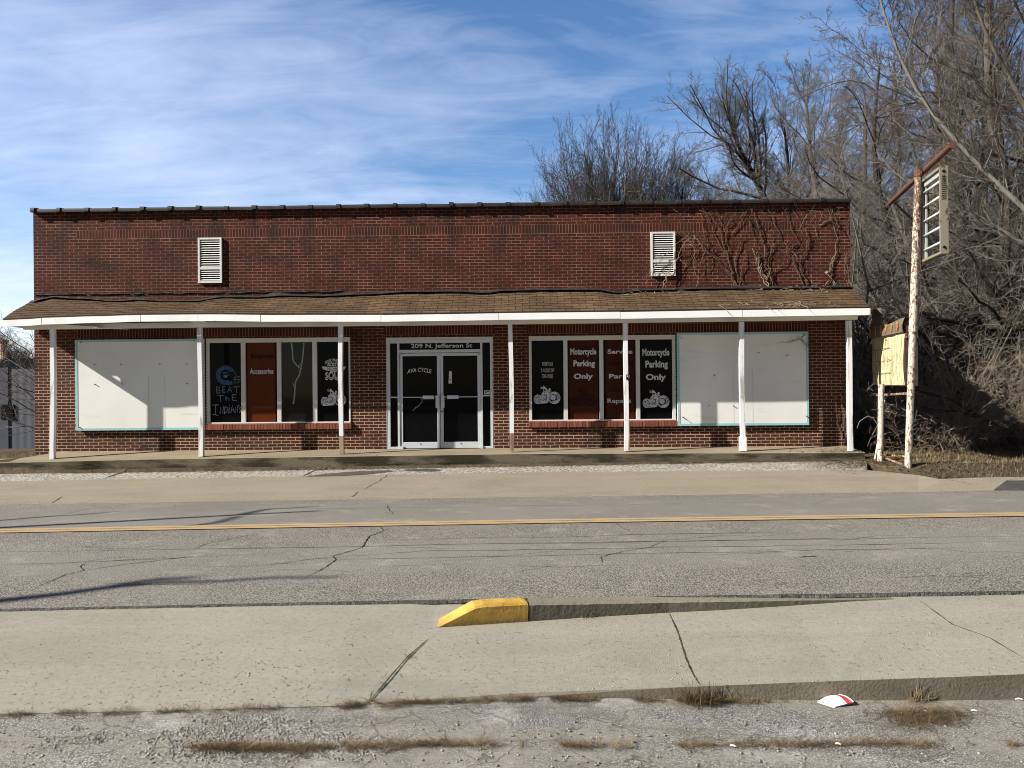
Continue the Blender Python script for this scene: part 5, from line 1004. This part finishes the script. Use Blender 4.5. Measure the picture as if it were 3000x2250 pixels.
mb = MB(); mb.hexa(fp(.05, zbot+w)+tk*.45, fp(.10, zbot+w)+tk*.45, fp(.10, ztop-w)+tk*.45, fp(.05, ztop-w)+tk*.45, tk*.2); mb.hexa(fp(.05, ztop-.14)+tk*.3, fp(.955, ztop-.14)+tk*.3, fp(.955, ztop-.06)+tk*.3, fp(.05, ztop-.06)+tk*.3, tk*.4); mb.build('lamp_holder', M['alugrey'], U_)
for i in range(5):
    z = ztop-.25-i*(ztop-zbot-.48)/4; mb = MB(); mb.tube([fp(.08, z-.0)+tk*.3, fp(.955, z)+tk*.3], .020, 10); mb.build('lamp_tube', M['tube'], U_, smooth=True)
mb = MB(); c = fp(.5, ztop)+tk*.5; 
for t_ in (.12, .88): q = fp(t_, ztop)+tk*.5; tt = (q-far_).dot((near_-far_).normalized())/(near_-far_).length; e = far_.lerp(near_, tt); mb = MB(); mb.tube([q, e], .014, 6); mb.build('hanger', M['rust'], SG)
# lower cabinet
zb_, zt_ = 1.33, 2.40; ca = Vector((cA.x, cA.y, 0)); cb_ = Vector((cB.x, cB.y, 0)); cax = cb_-ca; ct = Vector((-cax.y, cax.x, 0)).normalized()*.24
if ct.x < 0: ct = -ct
def cp(t, z, o=0.): q = ca+cax*t; return Vector((q.x, q.y, z))+ct*o
mb = MB(); mb.hexa(cp(0, zb_), cp(1.0, zb_), cp(1.0, zt_+.14), cp(0, zt_+.0), ct); CB = mb.build('cabinet', M['rustdk'], SG)
mb = MB(); NX, NZ = 26, 10
g = [[cp(.0+.985*i/NX, zb_+.02+(zt_-zb_-.0)*k/NZ + (.03*i/NX)*(k/NZ), -.05-.07*mn.noise(Vector((i*.25, k*.35, 2)))-(.1 if k == 0 else 0)*mn.noise(Vector((i*.4, 0, 0)))) for i in range(NX+1)] for k in range(NZ+1)]
for k in range(NZ):
    for i in range(NX): mb.quad(g[k][i], g[k][i+1], g[k+1][i+1], g[k+1][i])
mb.build('yellow_panel', M['fibre'], CB, smooth=True)
mb = MB(); prev = None
for (t0_, t1_, z, dz) in ((.02, .6, 2.10, .03), (.02, .42, 1.86, 0), (.48, .62, 1.87, .02), (.02, .6, 1.59, .02), (.45, .52, 2.33, -.05)):
    mb.tube([cp(t0_, z, -.15), cp((t0_+t1_)/2, z+dz*.3, -.17), cp(t1_, z+dz, -.15)], .006, 4)
mb.build('seam', M['strawdk'], CB)
mb = MB(); K_ = 12; prev = None
for i in range(K_+1):
    t_ = -.02+1.04*i/K_; h = .24+.03*math.sin(t_*7+1); lo_ = cp(t_, zt_-.03+.03*t_, -.22-.1*math.sin(t_*3)); hi_ = cp(t_, zt_+h+.02*t_, -.05); bk = cp(t_, zt_+h+.0, .9); cur = [lo_, lo_.lerp(hi_, .5)+ct*-.12, hi_, bk]
    if prev: [mb.quad(prev[k], cur[k], cur[k+1], prev[k+1]) for k in range(3)]
    prev = cur
mb.hexa(cp(0, zt_+.2, .05), cp(.27, zt_+.2, .05), cp(.27, zt_+.62, .05), cp(0, zt_+.62, .05), ct*.08); mb.hexa(cp(-.03, zt_-.02, -.15), cp(.01, zt_-.02, -.15), cp(.005, zt_+.6, 0), cp(-.005, zt_+.6, 0), ct*.5)
mb.build('cap', M['cabcap'], CB)
mb = MB()
for t_ in (.03, .22, .40, .55, .73, .9):
    mb = MB(); c = cp(t_, zt_+.115+.01*t_, -.36); R_1 = [c+cax.normalized()*(.05*math.cos(a))+Vector((0, 0, .085*math.sin(a))) for a in [rad(-80+160*i/8) for i in range(9)]]; mb.tube(R_1, .014, 4); mb.build('rust_ring', M['ring'], CB)
mb = MB(); mb.tube([D(2570, 1158, 16.4), D(2661, 1153, 15.2)], .025, 6); mb.build('bracket', M['rust'], SG); mb = MB(); mb.hexa(D(2652, 990, dp1+.09), D(2690, 990, dp1+.09), D(2690, 976, dp1+.09), D(2652, 976, dp1+.09), (0, .05, 0)); mb.build('bracket', M['rust'], SG)
mb = MB(); a, b = hit(2583, 1345), hit(2655, 1352); mb.tube([a+Vector((0, 0, .09)), b+Vector((0, 0, .10))], .02, 5); mb.tube([a+Vector((0, 0, .05)), hit(2645, 1366)+Vector((0, 0, .03))], .022, 5); mb.build('base_rail', M['rust'], SG)
q = hit(2563, 1346); S1 = thing('plastic_pipe', 'thin white pipe leaning against the short pole of the sign stand', 'pipe', tuple(q)); mb = MB(); dq = (q-CAM).dot(FW); mb.tube([q, D(2580, 1250, dq), D(2591, 1172, dq+.15)], [.016, .015, .013], 8); mb.build('pipe', M['pvc'], S1)
# ------------------------------------------------------------------ metal building, left background
MBd = thing('metal_building', 'low blue-grey corrugated metal building behind the left end of the shop', 'building', (-24, 13, -1))
mb = MB(); mb.box(-40, -18.2, 13, 24, -1.6, 2.62); mb.build('wall', M['corr'], MBd)
mb = MB(); mb.add([(-40.2, 12.8, 2.62), (-18, 12.8, 2.62), (-18, 24.2, 2.62), (-40.2, 24.2, 2.62), (-40.2, 18.5, 2.80), (-18, 18.5, 2.80)], ((0, 1, 5, 4), (3, 4, 5, 2), (1, 2, 5), (0, 4, 3), (0, 3, 2, 1))); mb.build('roof', M['roofmet'], MBd)
wx0, wx1 = F(4, 1200, 13).x, F(43, 1200, 13).x; mb = MB(); za, zb2 = F(20, 1228, 13).z, F(20, 1185, 13).z; mb.box(wx0, wx1, 12.95, 13.0, za, zb2); wn_ = mb.build('window', M['inkblack'], MBd)
mb = MB(); mb.box(wx0+.03, wx1-.03, 12.94, 12.95, za+.03, zb2-.03); mb.build('pane', M['glass_r'], wn_)
px0 = F(10, 1040, 15); mb = MB(); mb.tube([(px0.x, 15, 2.6), (px0.x, 15, F(10, 1003, 15).z)], .14, 10); mb.tube([(px0.x, 15, F(10, 1003, 15).z), (px0.x, 15, F(10, 995, 15).z)], .2, 10); mb.build('vent_pipe', M['rust'], MBd)
dx0, dx1 = F(-30, 1200, 13).x, F(20, 1200, 13).x; mb = MB(); mb.box(dx0, dx1, 12.975, 13, -1.5, 2.3); mb.box(dx1, dx1+.08, 12.96, 13, -1.5, 2.3); mb.build('sliding_door', plain('dark_metal_door', (.055, .062, .085), .6), MBd)
# ------------------------------------------------------------------ litter, weeds, gravel
q = hit(2450, 2066); CU = thing('paper_cup', 'flattened white paper cup with a red band lying below the kerb', 'litter', tuple(q))
mb = MB(); ux = Vector((1, 0, 0)); o_ = q+Vector((0, .0, .004)); cup = [(-.125, .045, .0), (-.04, -.045, .0), (.115, -.005, .012), (.075, .07, .03), (-.03, .105, .035), (-.065, .085, .03)]
NXc, NYc = 14, 6
def cpt(u, v): # u along length 0..1, v across
    a = Vector((-.118, .040, .006)).lerp(Vector((-.035, -.05, .004)), v); b = Vector((.02, .125, .028)).lerp(Vector((.125, .0, .018)), v); p = a.lerp(b, u); hgt = .030*math.sin(math.pi*v)*(.35+.65*math.sin(math.pi*min(1, u*1.1)))+.002*mn.noise(Vector((u*9, v*9, 0))); return (p+Vector((0, 0, hgt))+Vector((.02, .012, 0))*(math.sin(math.pi*v)*u))*.84
for i in range(NXc):
    for k in range(NYc):
        mb.k = 1 if .66 < (i+.5)/NXc < .92 else 0; mb.quad(*[o_+cpt(*s_) for s_ in (((i)/NXc, k/NYc), (i/NXc, (k+1)/NYc), ((i+1)/NXc, (k+1)/NYc), ((i+1)/NXc, k/NYc))])
mb.k = 0; mb.quad(*[o_+cpt(*s_)*1.0+Vector((0, 0, -.006)) for s_ in ((0, 0), (1, 0), (1, 1), (0, 1))]); mb.build('cup', [M['paper'], M['red']], CU, smooth=True)
for x, y, l, lab in ((2147, 2190, .05, 'short white cigarette butt on the front crack, left of the paper cup'), (2455, 2184, .045, 'small pale scrap on the front crack below the paper cup'), (2328, 1772, .07, 'white scrap at the foot of the grey kerb'), (2710, 2088, .05, 'white scrap in the weeds right of the paper cup'), (2853, 2086, .05, 'pale scrap right of the weed clump'), (2985, 2052, .07, 'white scrap below the kerb at the right edge')):
    p = hit(x, y); a = random.uniform(-.5, .3); d = Vector((math.cos(a), math.sin(a), 0))*l*.28; mb = MB(); base_ = p; e = thing('scrap', lab, 'litter', tuple(p)); mb.tube([p-d+Vector((0, 0, .008)), p+Vector((0, 0, .012)), p+d+Vector((0, 0, .008))], [.004, .005, .004], 6); mb.build('paper', M['butt'], e)
OCT = [(1, 0, 0), (-1, 0, 0), (0, 1, 0), (0, -1, 0), (0, 0, 1), (0, 0, -1)]; OF = [(0, 2, 4), (2, 1, 4), (1, 3, 4), (3, 0, 4), (2, 0, 5), (1, 2, 5), (3, 1, 5), (0, 3, 5)]
CUB = np.array([(x, y, z) for x in (-1, 1) for y in (-1, 1) for z in (-1, 1)], float)*.62; CF = np.array([(0, 1, 3, 2), (4, 6, 7, 5), (0, 4, 5, 1), (2, 3, 7, 6), (0, 2, 6, 4), (1, 5, 7, 3)])
def pebbles(name, pts, smin, smax, mat, lab, cat='gravel'):
    n = len(pts); P = np.array([list(p) for p in pts]); S = rng.uniform(smin, smax, n)**1; V = CUB[None]+rng.normal(0, .22, (n, 8, 3)); A = rng.uniform(0, 6.28, n); c, s_ = np.cos(A)[:, None], np.sin(A)[:, None]; x = V[:, :, 0]*c-V[:, :, 1]*s_; y = V[:, :, 0]*s_+V[:, :, 1]*c
    V = np.stack([x, y, V[:, :, 2]*.6], 2)*S[:, None, None]+P[:, None]+np.array([0, 0, .2])*S[:, None, None]; Fc = CF[None]+(np.arange(n)*8)[:, None, None]
    o = bpy.data.objects.new(name, npmesh(name, V.reshape(-1, 3), Fc.reshape(-1, 4), mat, False)); col.objects.link(o); return tag(o, lab, cat, kind='stuff')
def scat(n, x0, x1, y0, y1, keep=None):
    out = []
    while len(out) < n:
        x, y = random.uniform(x0, x1), random.uniform(y0, y1)
        if keep and not keep(x, y): continue
        h = hit(x, y)
        if h and h.y < -10.2 or (h and y < 1500): out.append(h)
    return out
pebbles('loose_grit', scat(1500, -200, 3200, 1850, 2085, lambda x, y: y < 2090-.035*x+10 and random.random() < .35+.65*abs(mn.noise(Vector((x*.006, y*.02, 0))))*2)+scat(300, -200, 3200, 1770, 1850), .0025, .0065, M['pebble'], 'loose grit scattered over the near sidewalk')
pebbles('loose_grit', scat(1200, -300, 3300, 1436, 1482, lambda x, y: abs(y-(1476-.0137*x)) < 7+random.random()*8), .004, .010, M['pebble'], 'pale grit along the far edge of the asphalt')
pebbles('crushed_gravel', scat(3600, 60, 1150, 2092, 2240, lambda x, y: random.random() < min(1, (y-2090)/25, (2240-y)/45, (1150-x)/260, (x-40)/200) and mn.noise(Vector((x*.0035, y*.012, 4)))+.45*mn.noise(Vector((x*.02, y*.05, 8))) > -.02 +.12 - .5*math.exp(-((x-600)/330)**2-((y-2150)/42)**2)), .002, .0075, M['pebble2'], 'loose crushed stone along the left foreground')
pebbles('loose_stones', scat(700, -100, 3200, 2100, 2260), .003, .008, M['pebble'], 'loose stones over the foreground pavement')
def blades(name, pts, l0, l1, w, mat, lab, cat='grass', lay=.8, dirv=None):
    n = len(pts); P = np.array([list(p) for p in pts]); Lg = rng.uniform(l0, l1, n); A = rng.uniform(0, 6.28, n) if dirv is None else rng.normal(dirv, .5, n)+np.where(rng.random(n) < .5, 0, np.pi); el = np.abs(rng.normal(0, 1, n))*(1-lay)*1.2+.06; el = np.clip(el, .03, 1.45)
    d = np.stack([np.cos(A)*np.cos(el), np.sin(A)*np.cos(el), np.sin(el)], 1); sd_ = np.stack([-np.sin(A), np.cos(A), np.zeros(n)], 1)*w; mid_ = P+d*(Lg*.55)[:, None]+np.array([0, 0, .12])*Lg[:, None]*el[:, None]; tip = P+d*Lg[:, None]
    V = np.stack([P-sd_, P+sd_, mid_+sd_*.8, mid_-sd_*.8, tip+sd_*.2, tip-sd_*.2], 1); V[:, :, 2] += .004; Fc = np.array([(0, 1, 2, 3), (3, 2, 4, 5)])[None]+(np.arange(n)*6)[:, None, None]
    o = bpy.data.objects.new(name, npmesh(name, V.reshape(-1, 3), Fc.reshape(-1, 4), mat, False)); col.objects.link(o); return tag(o, lab, cat, kind='stuff') if lab else o
def along(pl, n, sp_, amp=1.):
    out = []
    for _ in range(n):
        i = random.randrange(len(pl)-1); t_ = random.random(); x = pl[i][0]+(pl[i+1][0]-pl[i][0])*t_; y = pl[i][1]+(pl[i+1][1]-pl[i][1])*t_
        if mn.noise(Vector((x*.011, 7*amp, 0)))+.5*mn.noise(Vector((x*.05, y*.05, 3))) < -.34*amp: continue
        h = hit(x+random.gauss(0, 4), y+random.gauss(0, sp_*(.25+2.6*abs(mn.noise(Vector((x*.02, 2, amp)))))) - 3*mn.noise(Vector((x*.012, 8, 0))))
        if h: out.append(h)
    return out
e1 = [(0, 2096), (452, 2088), (1000, 2072), (1200, 2062), (1525, 2050), (1700, 2050)]
blades('dry_grass', along([(560, 2192), (900, 2196), (1300, 2180), (1900, 2186), (2500, 2180), (3000, 2184)], 6500, 6.5, .5)+along([(560, 2192), (1000, 2197)], 2200, 8, 0), .015, .06, .0011, M['strawdk'], 'matted dead grass growing along the front pavement crack', lay=.80)
blades('dry_grass', along([(560, 2192), (900, 2196), (1300, 2180), (1900, 2186), (2500, 2180), (3000, 2184)], 1800, 7, .5), .03, .085, .0009, M['straw'], 'pale straw in the front pavement crack', lay=.72)
blades('dry_grass', along(e1, 6500, 4.5, .6)+along([(1700, 2050), (2050, 2052), (2300, 2056)], 3200, 7, .2)+along([(1250, 1875), (1190, 1930)], 260, 6, 0), .012, .055, .0010, M['strawdk'], 'dead weeds along the near edge of the sidewalk', lay=.78)
blades('dry_grass', along([(1130, 1995), (1075, 2062)], 60, 4, 0)+along([(0, 1358), (600, 1374), (1300, 1356), (2540, 1350)], 900, 4, .5)+along([(1960, 1356), (2540, 1352)], 900, 5, 0), .03, .12, .003, M['strawdk'], 'dead leaves and stems along the foot of the porch slab', lay=.85)
for x, y, n_, l, lab, sx_, sy_ in ((2052, 2052, 900, .13, 'dark spreading weed clump where the sidewalk joint meets the pavement', 30, 14), (2700, 2085, 1500, .12, 'broad dead weed clump right of the paper cup', 62, 36), (1718, 1802, 200, .09, 'small dry weed tuft against the grey kerb', 9, 9), (2690, 2052, 120, .13, 'upright straw tuft in front of the kerb right of the paper cup', 14, 6)):
    pts = [hit(x+random.gauss(0, sx_), y+abs(random.gauss(0, sy_))*(-1 if y < 1900 and random.random() < .5 else 1)*(.6)) for _ in range(n_)]; c = hit(x, y); r = thing('weed_clump', lab, 'weed', tuple(c)); o = blades('stems', [p-c for p in pts], .03, l, .0013, M['straw'] if n_ in (120, 200) else M['strawdk'], None, lay={120: .1, 900: .5, 1500: .84}.get(n_, .5)); o.parent = r
pts = []
while len(pts) < 52000:
    x = random.uniform(7.6, 18); y = random.uniform(-3.0, 1.2); h = BV.ray_cast(Vector((x, y, 2)), Vector((0, 0, -1)))
    if h[0] and abs(h[0].z-gz(x, y)) < .03 and not (x < 8.0 and y > -1.2 and random.random() < .6): pts.append(h[0])
blades('grass', pts, .03, .11, .0028, M['straw'], 'winter-brown grass on the verge right of the shop', lay=.5)
pts = [Vector((x, y, gz(x, y))) for x, y in ((random.uniform(-17, -10.95), random.uniform(-.45, 3)) for _ in range(9000)) if not (x > -11.15 and y > -.05)]
blades('grass', pts, .03, .12, .0028, M['straw'], 'dry grass beside the left end of the shop', lay=.5)
pts = [];
while len(pts) < 2600:
    x, y = random.gauss(7.9, 1.1), random.gauss(-1.5, .7); h = BV.ray_cast(Vector((x, y, 1)), Vector((0, 0, -1)))
    if h[0] and y > -3.2 and x > 5.6: pts.append(h[0])
pts += [drop(random.gauss(6.7, .5), random.gauss(-1.55, .45)) for _ in range(1500)]+[drop(random.uniform(-10, 7), random.gauss(-1.12, .06)) for _ in range(900)]
blades('fallen_leaves', pts, .02, .055, .012, M['leaf'], 'fallen brown leaves around the foot of the sign stand', 'leaves', lay=.9)
for o in list(bpy.data.objects):
    if '_b' in o: del o['_b']
